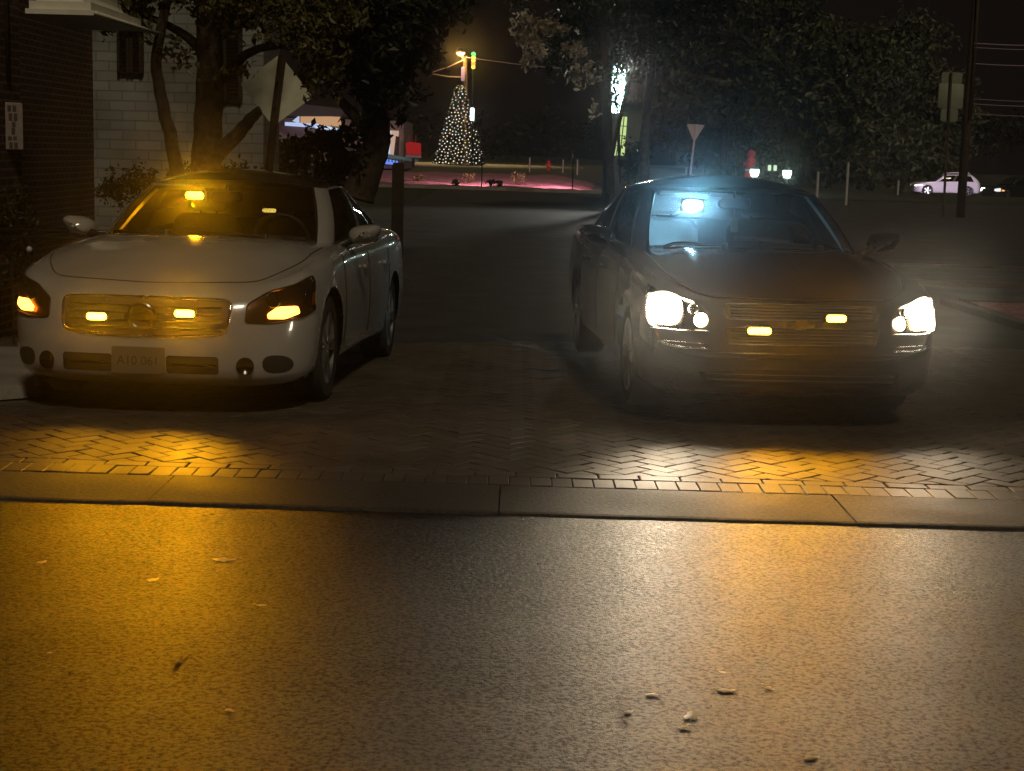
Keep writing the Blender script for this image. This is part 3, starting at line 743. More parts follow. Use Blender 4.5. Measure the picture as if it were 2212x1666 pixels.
    spot('windshield_strobe_sidelight', (-.36, 1.93, 1.22), (-.60, 2.5, 1.0), 300, (.30, .68, 1.0), 84, .8, .03, root)
    point('windshield_strobe_backlight', (-.33, 1.93, 1.20), 2, (.35, .72, 1.0), .05, root)
    b = MB(); b.rbox((-.36, 2.0, 1.315), .34, .14, .012, .005, Euler((R(-12), 0, 0)).to_matrix()); b.build('sun_visor', M_liner, root, auto=40)
M_amber_in = glow('amber_windshield_strobe', (1.0, .46, .02), 40)
M_rearstrobe = glow('amber_rear_strobe', (1.0, .66, .10), 1.6)
M_bowl = mat('headlight_reflector', (.55, .50, .42), rough=.12, metal=1.0)
detail_white(car_w, SW, WHITE)
detail_dark(car_d, SD, DARK)

# ---------------------------------------------------------------- ground, street, drive
far_up = curve([30, 66, 90, 120, 140, 260], [0, 0, .14, .58, .62, .7])
def tz(x, y):
    s = float(sstep(y, 15, 40)); return gz(x, y)*(1-s)-.15*s+float(far_up(y))*(1-float(sstep(x, 14, 24)))-.12*float(sstep(x, 18, 26)*sstep(y, 60, 90))-.6*float(sstep(x, 18, 26)*sstep(y, 90, 93))
def street_material():
    m = bpy.data.materials.new('damp_asphalt'); m.use_nodes = True; nt = m.node_tree; b = nt.nodes['Principled BSDF']; N = nt.nodes.new; Lk = nt.links.new
    tc = N('ShaderNodeTexCoord')
    def noise(sc, det=4, rough=.5):
        n = N('ShaderNodeTexNoise'); n.inputs['Scale'].default_value = sc; n.inputs['Detail'].default_value = det; n.inputs['Roughness'].default_value = rough; Lk(tc.outputs['Object'], n.inputs['Vector']); return n
    def mr(src, a, b_, c, d):
        r = N('ShaderNodeMapRange'); r.inputs['From Min'].default_value = a; r.inputs['From Max'].default_value = b_; r.inputs['To Min'].default_value = c; r.inputs['To Max'].default_value = d; Lk(src, r.inputs['Value']); return r.outputs['Result']
    vor = noise(62, 6, .75); fine = noise(150, 3, .7); mid = noise(26, 4); big = noise(.9, 5, .6); patch_ = noise(2.6, 4)
    # stones: each with its own tone; binder dark between them
    cr_ = N('ShaderNodeValToRGB'); cr_.color_ramp.elements[0].position = .42; cr_.color_ramp.elements[0].color = (.008, .007, .006, 1); cr_.color_ramp.elements[1].position = .60; cr_.color_ramp.elements[1].color = (.042, .036, .028, 1)
    Lk(vor.outputs['Fac'], cr_.inputs[0])
    mul = N('ShaderNodeVectorMath'); mul.operation = 'SCALE'; Lk(cr_.outputs[0], mul.inputs[0])
    tone = N('ShaderNodeMath'); tone.operation = 'MULTIPLY'; Lk(mr(big.outputs['Fac'], .3, .7, .72, 1.2), tone.inputs[0]); Lk(mr(patch_.outputs['Fac'], .35, .65, .85, 1.12), tone.inputs[1])
    Lk(tone.outputs[0], mul.inputs['Scale']); Lk(mul.outputs[0], b.inputs['Base Color'])
    Lk(mr(big.outputs['Fac'], .3, .7, .292, .335), b.inputs['Roughness']); mp = N('ShaderNodeMapping'); mp.inputs['Scale'].default_value = (.22, 1.9, 1); Lk(tc.outputs['Object'], mp.inputs['Vector'])
    trk = N('ShaderNodeTexNoise'); trk.inputs['Scale'].default_value = 1.0; trk.inputs['Detail'].default_value = 5; trk.inputs['Roughness'].default_value = .65; Lk(mp.outputs[0], trk.inputs['Vector'])
    sm = N('ShaderNodeMath'); sm.operation = 'MULTIPLY'; Lk(mr(vor.outputs['Fac'], .42, .60, .10, 1.0), sm.inputs[0]); Lk(mr(trk.outputs['Fac'], .32, .68, .62, 1.12), sm.inputs[1])
    s2 = N('ShaderNodeMath'); s2.operation = 'MULTIPLY'; Lk(sm.outputs[0], s2.inputs[0]); Lk(mr(patch_.outputs['Fac'], .35, .65, .8, 1.1), s2.inputs[1]); Lk(s2.outputs[0], b.inputs['Specular IOR Level'])
    h = N('ShaderNodeMath'); h.operation = 'MULTIPLY_ADD'; Lk(mr(vor.outputs['Fac'], .36, .60, 0, 1), h.inputs[0]); h.inputs[1].default_value = 1.0; Lk(mr(fine.outputs['Fac'], 0, 1, 0, .35), h.inputs[2])
    h2 = N('ShaderNodeMath'); h2.operation = 'MULTIPLY_ADD'; Lk(mid.outputs['Fac'], h2.inputs[0]); h2.inputs[1].default_value = .18; Lk(h.outputs[0], h2.inputs[2])
    bp = N('ShaderNodeBump'); Lk(mr(big.outputs['Fac'], .3, .7, .85, 1.0), bp.inputs['Strength']); bp.inputs['Distance'].default_value = .0016; Lk(h2.outputs[0], bp.inputs['Height']); Lk(bp.outputs[0], b.inputs['Normal'])
    return m
def grainy(name, c0, c1, scale, rough, bump, island=False, dist=.004, rough2=None):
    m = bpy.data.materials.new(name); m.use_nodes = True; nt = m.node_tree; b = nt.nodes['Principled BSDF']; N = nt.nodes.new; Lk = nt.links.new
    tc = N('ShaderNodeTexCoord'); n = N('ShaderNodeTexNoise'); n.inputs['Scale'].default_value = scale; n.inputs['Detail'].default_value = 6; n.inputs['Roughness'].default_value = .65; Lk(tc.outputs['Object'], n.inputs['Vector'])
    n2 = N('ShaderNodeTexNoise'); n2.inputs['Scale'].default_value = 1.7; n2.inputs['Detail'].default_value = 5; Lk(tc.outputs['Object'], n2.inputs['Vector'])
    r = N('ShaderNodeValToRGB'); r.color_ramp.elements[0].position = .3; r.color_ramp.elements[0].color = (*c0, 1); r.color_ramp.elements[1].position = .7; r.color_ramp.elements[1].color = (*c1, 1); Lk(n.outputs['Fac'], r.inputs[0])
    mr = N('ShaderNodeMapRange'); mr.inputs['From Min'].default_value = .3; mr.inputs['From Max'].default_value = .7; mr.inputs['To Min'].default_value = .75; mr.inputs['To Max'].default_value = 1.2; Lk(n2.outputs['Fac'], mr.inputs['Value'])
    sc = N('ShaderNodeVectorMath'); sc.operation = 'SCALE'; Lk(r.outputs[0], sc.inputs[0]); Lk(mr.outputs[0], sc.inputs['Scale']); out = sc
    if island:
        g = N('ShaderNodeNewGeometry'); m3 = N('ShaderNodeMapRange'); m3.inputs['To Min'].default_value = .85; m3.inputs['To Max'].default_value = 1.15; Lk(g.outputs['Random Per Island'], m3.inputs['Value'])
        s2 = N('ShaderNodeVectorMath'); s2.operation = 'SCALE'; Lk(sc.outputs[0], s2.inputs[0]); Lk(m3.outputs[0], s2.inputs['Scale']); out = s2
    Lk(out.outputs[0], b.inputs['Base Color']); b.inputs['Roughness'].default_value = rough
    if rough2:
        m4 = N('ShaderNodeMapRange'); m4.inputs['From Min'].default_value = .3; m4.inputs['From Max'].default_value = .7; m4.inputs['To Min'].default_value = rough; m4.inputs['To Max'].default_value = rough2; Lk(n2.outputs['Fac'], m4.inputs['Value']); Lk(m4.outputs[0], b.inputs['Roughness'])
    bp = N('ShaderNodeBump'); bp.inputs['Strength'].default_value = bump; bp.inputs['Distance'].default_value = dist; Lk(n.outputs['Fac'], bp.inputs['Height']); Lk(bp.outputs[0], b.inputs['Normal'])
    return m
def sheet(name, xs, ys, dz, m, f=None):
    xs, ys = list(xs), list(ys); P = [(x, y, (f or tz)(x, y)+dz) for y in ys for x in xs]; n = len(xs)
    return struct(MB().add(P, [(j*n+i, j*n+i+1, (j+1)*n+i+1, (j+1)*n+i) for j in range(len(ys)-1) for i in range(n-1)]).build(name, m, smooth=True))
M_street = street_material()
M_lot = grainy('parking_asphalt', (.030, .028, .026), (.060, .055, .050), 90, .6, .5, rough2=.8)
M_dirt = grainy('dark_grass_earth', (.020, .026, .012), (.050, .050, .026), 6, .95, .6, dist=.03)
M_conc = grainy('gutter_concrete', (.024, .020, .016), (.095, .080, .060), 48, .55, 1.0, rough2=.75)
M_brickpave = grainy('paver_clay', (.050, .039, .028), (.105, .081, .056), 120, .45, .6, island=True, rough2=.65)
M_kerb = grainy('kerb_concrete', (.22, .20, .18), (.34, .31, .28), 40, .8, .4)
M_dkerb = grainy('worn_kerb', (.07, .062, .052), (.12, .105, .09), 40, .8, .4)
M_mulch = grainy('red_mulch', (.14, .075, .075), (.36, .18, .18), 9, .9, .9, dist=.04)
M_lawn = grainy('lawn_grass', (.06, .065, .030), (.13, .12, .06), 5, .95, .8, dist=.04)

sheet('ground', np.concatenate([np.linspace(-160, -12, 12), np.linspace(-10, 12, 34), np.linspace(14, 160, 12)]), np.concatenate([np.linspace(-8, 20, 50), np.linspace(22, 140, 40), np.linspace(160, 420, 8)]), -.06, M_dirt)
# street edge: front and back lines of the concrete gutter
A0, A1 = gnd(0, 1074), gnd(2212, 1140); B0, B1 = gnd(0, 1016), gnd(2212, 1081)
def line_y(P, Q, x): return P.y+(Q.y-P.y)*(x-P.x)/(Q.x-P.x)
fy = lambda x: line_y(A0, A1, x); by = lambda x: line_y(B0, B1, x)
xs = np.linspace(-14, 14, 57)
mb = MB(); mb.add([(x, -8, -.012) for x in xs]+[(x, fy(x)-.016+.004*math.sin(9*x)+.003*math.sin(23*x), -.012) for x in xs], [(i, i+1, 57+i+1, 57+i) for i in range(56)])
struct(mb.build('street', M_street))
gut = MB(); joints = [-6.2, -3.97]+[gnd(x, y).x for x, y in ((342, 1060), (1079, 1080), (1822, 1098))]
joints = sorted(joints)+[max(joints)+2.2, max(joints)+4.4]
joints = [-14, -10.6, -8.4]+joints+[9.5, 14]
slant = [(.0)]*len(joints)
for a, b2 in zip(joints[:-1], joints[1:]):
    for k in range(6):
        pass
    n = 8; top = []; g = .0032; random.seed(int(a*100))
    tl = random.uniform(-.002, .002)
    for k in range(n+1):
        x = a+g+(b2-a-2*g)*k/n; top.append((x, fy(x)+.004*math.sin(11*x)+.002*math.sin(31*x), -.003+tl))
    back = [(x, by(x)-.008, .000+tl) for (x, y, z) in top]
    base = len(gut.v)
    gut.add(top+[(x, y+.02, z+.004) for x, y, z in top]+back+[(x, y-.006, -.05) for x, y, z in top], [])
    m_ = n+1
    gut.f += [(base+i, base+i+1, base+m_+i+1, base+m_+i) for i in range(n)]+[(base+m_+i, base+m_+i+1, base+2*m_+i+1, base+2*m_+i) for i in range(n)]+[(base+3*m_+i, base+3*m_+i+1, base+i+1, base+i) for i in range(n)]
struct(gut.build('gutter', M_conc))
# clay pavers: two header courses along the gutter, then 45-degree herringbone
def clip(poly, keep, a):
    out = []; N = len(poly)
    for i in range(N):
        p, q = poly[i], poly[(i+1) % N]; dp, dq = keep(p), keep(q)
        if dp >= 0: out.append(p)
        if dp*dq < 0: t = dp/(dp-dq); out.append((p[0]+(q[0]-p[0])*t, p[1]+(q[1]-p[1])*t))
    return out
pav = MB(); rnd = random.Random(5)
def paver(poly):
    n = len(poly)
    if n < 3: return
    ar = abs(sum(poly[i][0]*poly[(i+1) % n][1]-poly[(i+1) % n][0]*poly[i][1] for i in range(n))/2)
    if ar < .0012: return
    cx, cy = sum(p[0] for p in poly)/n, sum(p[1] for p in poly)/n
    dz = rnd.gauss(0, .0012); tx, ty = rnd.gauss(0, .007), rnd.gauss(0, .007); g = .0035; c = .005
    def ring(off, z):
        o = []
        for (x, y) in poly:
            d = math.hypot(x-cx, y-cy); k = max(.2, 1-off*1.3/d); o.append((cx+(x-cx)*k, cy+(y-cy)*k))
        return [(x, y, tz(x, y)+dz+z+tx*(x-cx)+ty*(y-cy)) for x, y in o]
    b = len(pav.v); pav.v += ring(g, -.03)+ring(g, -.003)+ring(g+c, 0)
    pav.f += [tuple(b+2*n+i for i in range(n))]+[(b+l*n+i, b+l*n+(i+1) % n, b+(l+1)*n+(i+1) % n, b+(l+1)*n+i) for l in (0, 1) for i in range(n)]
X0, X1, YB = -4.6, 6.4, 13.4
k = 0; u = .1
while X0+k*u < X1:
    x = X0+k*u; p = [(x, by(x)), (x+u, by(x+u)), (x+u, by(x+u)+.2), (x, by(x)+.2)]; paver(p)
    x2 = x+.05; 
    k += 1
k = 0
while X0+k*.2 < X1:
    x = X0+k*.2+.03; paver([(x, by(x)+.2), (x+.2, by(x+.2)+.2), (x+.2, by(x+.2)+.3), (x, by(x)+.3)]); k += 1
c45 = math.sqrt(.5); keep = lambda p: p[1]-(by(p[0])+.3)
rng = int(14/u)
for i in range(-rng, rng):
    for j in range(-rng, 2*rng):
        r = (i-j) % 4
        if r == 0: q = [(i, j), (i+2, j), (i+2, j+1), (i, j+1)]
        elif r == 3: q = [(i, j), (i+1, j), (i+1, j+2), (i, j+2)]
        else: continue
        w = [((a-b_)*u*c45, 7.2+(a+b_)*u*c45) for a, b_ in q]
        mx, my = sum(a for a, _ in w)/4, sum(b_ for _, b_ in w)/4
        if not (X0+.1 < mx < X1-.1 and my < YB) or my < by(mx)+.1: continue
        paver(clip(w, keep, 0))
struct(pav.build('paver_drive', M_brickpave))
sheet('paver_bedding', np.linspace(X0, X1, 24), np.linspace(7.1, YB, 30), -.014, mat('joint_sand', (.030, .026, .020), rough=.95))
sheet('parking_lot', np.linspace(-3.4, 40, 40), np.concatenate([np.linspace(YB, 20, 14), np.linspace(22, 67, 18)]), -.006, M_lot)
# pale walkway and kerb on the left
w0, w1, w2 = gnd(-20, 878, 0), gnd(88, 850, 0), gnd(70, 826, 0)
wk = MB(); wk.prism([(w0.x-.6, w0.y-.12, -.02), (w1.x, w1.y, -.02), (-2.98, w1.y+2.6, -.14), (-5.2, w1.y+2.6, -.14), (-5.2, w0.y, -.02)], (0, 0, .07)); struct(wk.build('walkway', M_kerb))
# kerbs, mulch bed and lawn beyond the lot
def kerb(name, pts, w=.16, h=.14, m0=None):
    m = MB()
    for a, b2 in zip(pts[:-1], pts[1:]):
        a, b2 = Vector(a), Vector(b2); d = (b2-a).normalized(); n = Vector((-d.y, d.x, 0))*w
        m.prism([a, b2, b2+n, a+n], (0, 0, h))
    return struct(m.build(name, m0 or M_kerb))
def P(x, y, dz=0): return Vector((x, y, tz(x, y)+dz))
bx0, bx1 = at(800, 400, 68).x, at(1300, 400, 68).x
kerb('kerb', [P(bx0-8, 68.6, -.02), P(bx0+6, 68.0, -.02), P(bx1-3, 67.2, -.02), P(bx1+.8, 67.6, -.02), P(bx1+2.6, 70, -.02)])
sheet('mulch_bed', np.linspace(bx0-8, bx1+1.6, 30), np.linspace(68.9, 86, 14), .05, M_mulch, f=lambda x, y: tz(x, y)+.30*max(0, min(1, (y-68.9)/17))+.04*math.sin(x*2.1+y)-.25*max(0, (x-bx1+2)/2)**2)
sheet('lawn', np.linspace(-70, bx1+8, 40), np.linspace(86, 150, 16), .03, M_lawn)
sheet('lawn', np.linspace(bx1+3, 90, 40), np.linspace(67.5, 150, 16), .012, M_dirt)
# right-hand island: kerb and a strip of red mulch
kerb('kerb', [P(5.3, 20.5), P(16, 19.6)], h=.08, m0=M_dkerb); kerb('kerb', [P(6, 24.5), P(20, 24)], h=.05, m0=M_dkerb)
sheet('planter_bed', np.linspace(5.25, 10, 10), np.linspace(15.2, 17.6, 5), .05, M_mulch)
kerb('kerb', [P(5.2, 17.7), P(10.5, 17.6)], h=.07, m0=M_dkerb); kerb('kerb', [P(5.2, 15.1), P(5.1, 17.7)], h=.07, m0=M_dkerb)

# ---------------------------------------------------------------- fallen leaves
M_leafp = mat('pale_dry_leaf', (.42, .36, .24), rough=.32, spec=.8, var=.25, vscale=40)
M_leafd = mat('dark_wet_leaf', (.020, .014, .008), rough=.45, var=.3, vscale=40)
def leaf(px, py, size, m, label, group, seed, cur=.05):
    p = gnd(px, py, -.012); r = random.Random(seed); b = MB(); n = 15
    ring = [(math.cos(2*math.pi*i/n)*(1+.35*math.cos(3*2*math.pi*i/n+seed)+.12*r.uniform(-1, 1)), math.sin(2*math.pi*i/n)*(.62+.15*math.cos(5*2*math.pi*i/n)+.08*r.uniform(-1, 1))) for i in range(n)]
    V = [(0, 0, .004)]; s = size/2
    for k, f in ((1, .55), (2, 1)):
        V += [(x*s*f, y*s*f, .002+(.003*(1-f))+cur*s*(x*f)**2*.5+.001*r.random()) for x, y in ring]
    F = [(0, 1+i, 1+(i+1) % n) for i in range(n)]+[(1+i, 1+n+i, 1+n+(i+1) % n, 1+(i+1) % n) for i in range(n)]
    b.add(V, F); b.tube([(s*.95, 0, .006), (s*1.35, s*.12, .010), (s*1.7, s*.1, .006)], .0015, 4)
    o = b.build('fallen_leaf', m, smooth=True); o.location = p; o.rotation_euler = (0, 0, r.uniform(0, 6.28)); tag(o, label, 'leaf', group)
GL = 'fallen leaves on the asphalt'
leaf(1493, 1549, .062, M_leafp, 'largest pale leaf lying flat on the asphalt below the dark sedan', GL, 3)
leaf(1568, 1494, .055, M_leafp, 'long narrow pale leaf just above the largest pale leaf on the asphalt', GL, 8)
leaf(480, 1211, .085, M_leafp, 'wide amber-lit leaf on the asphalt in front of the white sedan', GL, 12)
for i, (x, y, s) in enumerate(((1561, 1454, .022), (1408, 1502, .036), (1661, 1488, .034), (1751, 1638, .04), (1358, 1540, .03), (1476, 1574, .03))):
    leaf(x, y, s, M_leafp, 'small pale dry leaf on the bright asphalt below the dark sedan', GL, 20+i)
for i, (x, y, s) in enumerate(((330, 1254, .05), (90, 1216, .05), (107, 1412, .022), (565, 1309, .035), (495, 1536, .03))):
    leaf(x, y, s, M_leafp, 'small pale leaf on the amber-lit asphalt below the white sedan', GL, 30+i)
for i, (x, y, s) in enumerate(((390, 1429, .05), (1340, 1552, .025), (1528, 1531, .015), (1163, 1220, .025), (445, 1115, .04), (150, 1463, .022))):
    leaf(x, y, s, M_leafd, 'dark curled leaf on the damp asphalt', GL, 40+i, .6)

# ---------------------------------------------------------------- brick building on the left
def brick_mat(name, c1, c2, mortar, scale, rough=.85, bump=.6, rot=None):
    m = bpy.data.materials.new(name); m.use_nodes = True; nt = m.node_tree; b = nt.nodes['Principled BSDF']; N = nt.nodes.new; Lk = nt.links.new
    tc = N('ShaderNodeTexCoord'); sx = N('ShaderNodeSeparateXYZ'); Lk(tc.outputs['Object'], sx.inputs[0])
    ad = N('ShaderNodeMath'); ad.operation = 'ADD'; Lk(sx.outputs[0], ad.inputs[0]); Lk(sx.outputs[1], ad.inputs[1])
    cb = N('ShaderNodeCombineXYZ'); Lk(ad.outputs[0], cb.inputs[0]); Lk(sx.outputs[2], cb.inputs[1])
    br = N('ShaderNodeTexBrick'); br.inputs['Scale'].default_value = 1.0; br.inputs['Brick Width'].default_value = scale*2.7; br.inputs['Row Height'].default_value = scale; br.inputs['Mortar Size'].default_value = .011; br.inputs['Mortar Smooth'].default_value = .2; br.inputs['Bias'].default_value = 0
    br.inputs['Color1'].default_value = (*c1, 1); br.inputs['Color2'].default_value = (*c2, 1); br.inputs['Mortar'].default_value = (*mortar, 1); Lk(cb.outputs[0], br.inputs['Vector'])
    n = N('ShaderNodeTexNoise'); n.inputs['Scale'].default_value = 1.1; n.inputs['Detail'].default_value = 6; Lk(tc.outputs['Object'], n.inputs['Vector'])
    mr = N('ShaderNodeMapRange'); mr.inputs['From Min'].default_value = .3; mr.inputs['From Max'].default_value = .7; mr.inputs['To Min'].default_value = .6; mr.inputs['To Max'].default_value = 1.25; Lk(n.outputs['Fac'], mr.inputs['Value'])
    sc = N('ShaderNodeVectorMath'); sc.operation = 'SCALE'; Lk(br.outputs['Color'], sc.inputs[0]); Lk(mr.outputs[0], sc.inputs['Scale']); Lk(sc.outputs[0], b.inputs['Base Color'])
    b.inputs['Roughness'].default_value = rough
    bp = N('ShaderNodeBump'); bp.invert = True; bp.inputs['Strength'].default_value = bump; bp.inputs['Distance'].default_value = .01; Lk(br.outputs['Fac'], bp.inputs['Height']); Lk(bp.outputs[0], b.inputs['Normal'])
    return m
M_brick = brick_mat('dark_red_brick', (.075, .030, .016), (.045, .018, .010), (.15, .10, .06), .075)
M_wbrick = brick_mat('white_painted_brick', (.26, .27, .25), (.215, .22, .205), (.175, .175, .165), .13, bump=.8)
M_wpaint = mat('white_wood_paint', (.80, .77, .66), rough=.5, var=.08)
M_shut = mat('dark_shutter_paint', (.022, .016, .012), rough=.5)
M_bark = grainy('dark_bark', (.022, .014, .009), (.075, .050, .033), 14, .95, .9, dist=.02)
M_wood = grainy('weathered_wood', (.045, .028, .015), (.10, .065, .035), 22, .9, .6)
M_iron = mat('black_iron', (.014, .013, .012), rough=.35, spec=.6)
M_pale = mat('pale_post_paint', (.55, .52, .50), rough=.6)
M_alu = grainy('sign_aluminium', (.78, .76, .56), (.88, .85, .64), 5, .38, .1)

zb_ = -.5
bb = thing('brick_building', 'dark red brick building corner at the left with a white roof cornice', 'building', (0, 0, 0))
w = MB(); w.box(-9, 10.5, zb_, -4.52, 14.05, 6.0); w.build('brick_pier', M_brick, bb)
w = MB(); w.box(-9, 14.05, zb_, -5.78, 21.2, 6.0); w.build('brick_wall', M_brick, bb)
ww = thing('painted_brick_building', 'white painted brick house wall with dark shutters behind the left tree', 'building', (0, 0, 0))
w = MB(); w.box(-5.775, 21.0, zb_, -3.47, 22.4, 5.6); w.build('wall', M_wbrick, ww)
for x0, x1, z0, z1 in ((-5.43, -5.08, 2.45, 3.25), (-4.25, -3.75, 2.12, 3.4)):
    fr = MB(); fr.box(x0, 20.93, z0, x1, 21.0-.002, z1); f_ = fr.build('window', M_shut, ww)
    for k in range(2):
        s_ = MB(); a = x0+.01+(x1-x0)*k/2; e = a+(x1-x0)/2-.02
        s_.box(a, 20.90, z0+.01, a+.035, 20.928, z1-.01); s_.box(e-.035, 20.90, z0+.01, e, 20.928, z1-.01)
        zz = z0+.03
        while zz < z1-.06: s_.obox(((a+e)/2, 20.915, zz+.02), e-a-.07, .012, .04, Euler((R(30), 0, 0)).to_matrix()); zz += .05
        s_.build('shutter', M_shut, f_)
# porch roof with white cornice, its eave running back along the wall
pr = MB(); zc = 2.66
pr.box(-4.48, 14.1, zc, -3.86, 16.0, zc+.045); pr.box(-4.46, 14.15, zc+.045, -3.90, 16.0, zc+.12)
prof = [(0, .12), (.05, .13), (.08, .16), (.14, .185), (.16, .22), (.16, .26)]
for (o0, z0), (o1, z1) in zip(prof[:-1], prof[1:]):
    b = 4; pr.add([(-4.38, 14.19+o0, zc+z0), (-3.94-o0, 14.19+o0, zc+z0), (-3.94-o1, 14.19+o1, zc+z1), (-4.38, 14.19+o1, zc+z1)], [(0, 1, 2, 3)])
    pr.add([(-3.94-o0, 14.19+o0, zc+z0), (-3.94-o0, 16.0, zc+z0), (-3.94-o1, 16.0, zc+z1), (-3.94-o1, 14.19+o1, zc+z1)], [(0, 1, 2, 3)])
pr.box(-4.46, 14.36, zc+.12, -4.13, 16.0, zc+1.2)
pr.build('porch_roof', M_wpaint, bb)
gt = MB(); gt.tube([(-3.84, 14.08, zc+.02), (-3.84, 17.6, zc+.02)], .018, 8); gt.build('eave_gutter', M_wpaint, bb, smooth=True)
# conduit and vertical notice on the pier
cd = MB(); pX = -4.51
cd.tube([(pX, 13.68, 5.8), (pX, 13.68, 2.05)], .022, 8); o = cd.build('conduit_pipe', M_wood, bb, smooth=True)
nz0, nz1 = at(30, 324, 13.68).z, at(30, 222, 13.68).z
sg_ = thing('wall_notice', 'narrow pale vertical notice hanging under a conduit on the brick pier', 'sign', (pX+.03, 13.68, nz0))
n_ = MB(); n_.rbox((0, 0, (nz1-nz0)/2), .20, .02, nz1-nz0, .015, Matrix.Rotation(R(50), 3, 'Z')); n_.build('panel', mat('faded_notice_paint', (.36, .30, .27), rough=.6, var=.15, vscale=14), sg_, auto=40)
M_faded = mat('faded_notice_ink', (.11, .085, .07), rough=.7)
rm = Matrix.Rotation(R(50), 3, 'Z'); H_ = nz1-nz0
mk = MB()
for u, wd, ht in ((.88, .12, .05), (.70, .10, .06), (.545, .04, .045), (.40, .05, .055), (.25, .12, .03), (.10, .10, .05)):
    for k in range(max(1, int(wd/.05))):
        mk.obox(rm @ Vector((-wd/2+.025+k*.05, -.0125, 0))+Vector((0, 0, H_*u)), .034, .004, ht, rm)
mk.build('faded_marking', M_faded, sg_)
# low iron railing beside the building
fe = thing('iron_railing', 'low black iron railing with pale knobs between brick building and white sedan', 'railing', (-4.45, 12.6, tz(-4, 12.6)))
m_ = MB(); L_ = 1.9; m_.tube([(0, 0, .96), (L_, .5, .94)], .017, 8); m_.tube([(0, 0, .90), (L_, .5, .88)], .012, 8); m_.tube([(0, 0, .12), (L_, .5, .12)], .012, 8); m_.build('rail', M_iron, fe, smooth=True)
for k in range(15):
    u = k/14; m_ = MB(); m_.tube([(L_*u, .5*u, 0), (L_*u, .5*u, .90)], .008 if k % 7 else .02, 6); pk = m_.build('picket', M_iron, fe)
    if k % 2: MB().lathe([(0, -.028), (.018, -.02), (.026, 0), (.018, .02), (0, .028)], (L_*u, .5*u, .80), n=10).build('knob', M_pale, pk, smooth=True)

# ---------------------------------------------------------------- trees and shrubs
def leaf_mat(name, c0, c1, trans=.25):
    m = bpy.data.materials.new(name); m.use_nodes = True; nt = m.node_tree; N = nt.nodes.new; Lk = nt.links.new
    b = nt.nodes['Principled BSDF']; o = nt.nodes['Material Output']
    g = N('ShaderNodeNewGeometry'); r = N('ShaderNodeValToRGB'); r.color_ramp.elements[0].color = (*c0, 1); r.color_ramp.elements[1].color = (*c1, 1); Lk(g.outputs['Random Per Island'], r.inputs[0]); Lk(r.outputs[0], b.inputs['Base Color']); b.inputs['Roughness'].default_value = .5
    t = N('ShaderNodeBsdfTranslucent'); Lk(r.outputs[0], t.inputs['Color']); mx = N('ShaderNodeMixShader'); mx.inputs[0].default_value = trans
    Lk(b.outputs[0], mx.inputs[1]); Lk(t.outputs[0], mx.inputs[2]); Lk(mx.outputs[0], o.inputs[0]); return m
M_leaf1 = leaf_mat('oak_leaves', (.055, .054, .016), (.17, .145, .045))
M_leaf2 = leaf_mat('dark_evergreen_leaves', (.014, .018, .008), (.040, .042, .018))
M_leaf3 = leaf_mat('painted_lit_leaves', (.28, .24, .17), (.62, .54, .42), .5)  # lamplight on the leaves put into a paler leaf colour
M_leaf4 = leaf_mat('dull_green_leaves', (.052, .064, .028), (.13, .135, .064))
def crown(name, blobs, n, size, m, parent, seed):
    r = np.random.default_rng(seed); vol = np.array([b[1]*b[2]*b[3] for b in blobs]); pk = r.choice(len(blobs), n, p=vol/vol.sum())
    V = []; F = []
    sub = [[(r.normal(0, 1, 3)) for _ in range(14)] for _ in blobs]
    for q in pk:
        c, rx, ry, rz = blobs[q]; s = sub[q][r.integers(14)]; s = s/np.linalg.norm(s)*r.uniform(.35, .95)
        d = s+r.normal(0, .17, 3); p = np.array(c)+d*np.array([rx, ry, rz])
        a = r.normal(0, 1, 3); a /= np.linalg.norm(a); b = np.cross(a, r.normal(0, 1, 3)); b /= np.linalg.norm(b); sz = size*r.uniform(.6, 1.35)
        k = len(V); nrm = np.cross(a, b)*sz*.12
        V += [p-a*sz*.55, p+b*sz*.28-a*sz*.1+nrm, p+a*sz*.55, p-b*sz*.28-a*sz*.1+nrm]; F.append((k, k+1, k+2, k+3))
    me = bpy.data.meshes.new(name); me.from_pydata([tuple(v) for v in V], [], F); o = bpy.data.objects.new(name, me); C.objects.link(o); me.materials.append(m); o.parent = parent; return o
def limb(mb, pts, r0, r1, n=9):
    pts = smooth_loop(pts, False, 2); k = len(pts); rr = random.Random(k)
    mb.tube([p+Vector((rr.uniform(-.01, .01), rr.uniform(-.01, .01), 0)) for p in pts], [r0+(r1-r0)*i/(k-1) for i in range(k)], n)
def pp(px, py, Y): return at(px, py, Y)

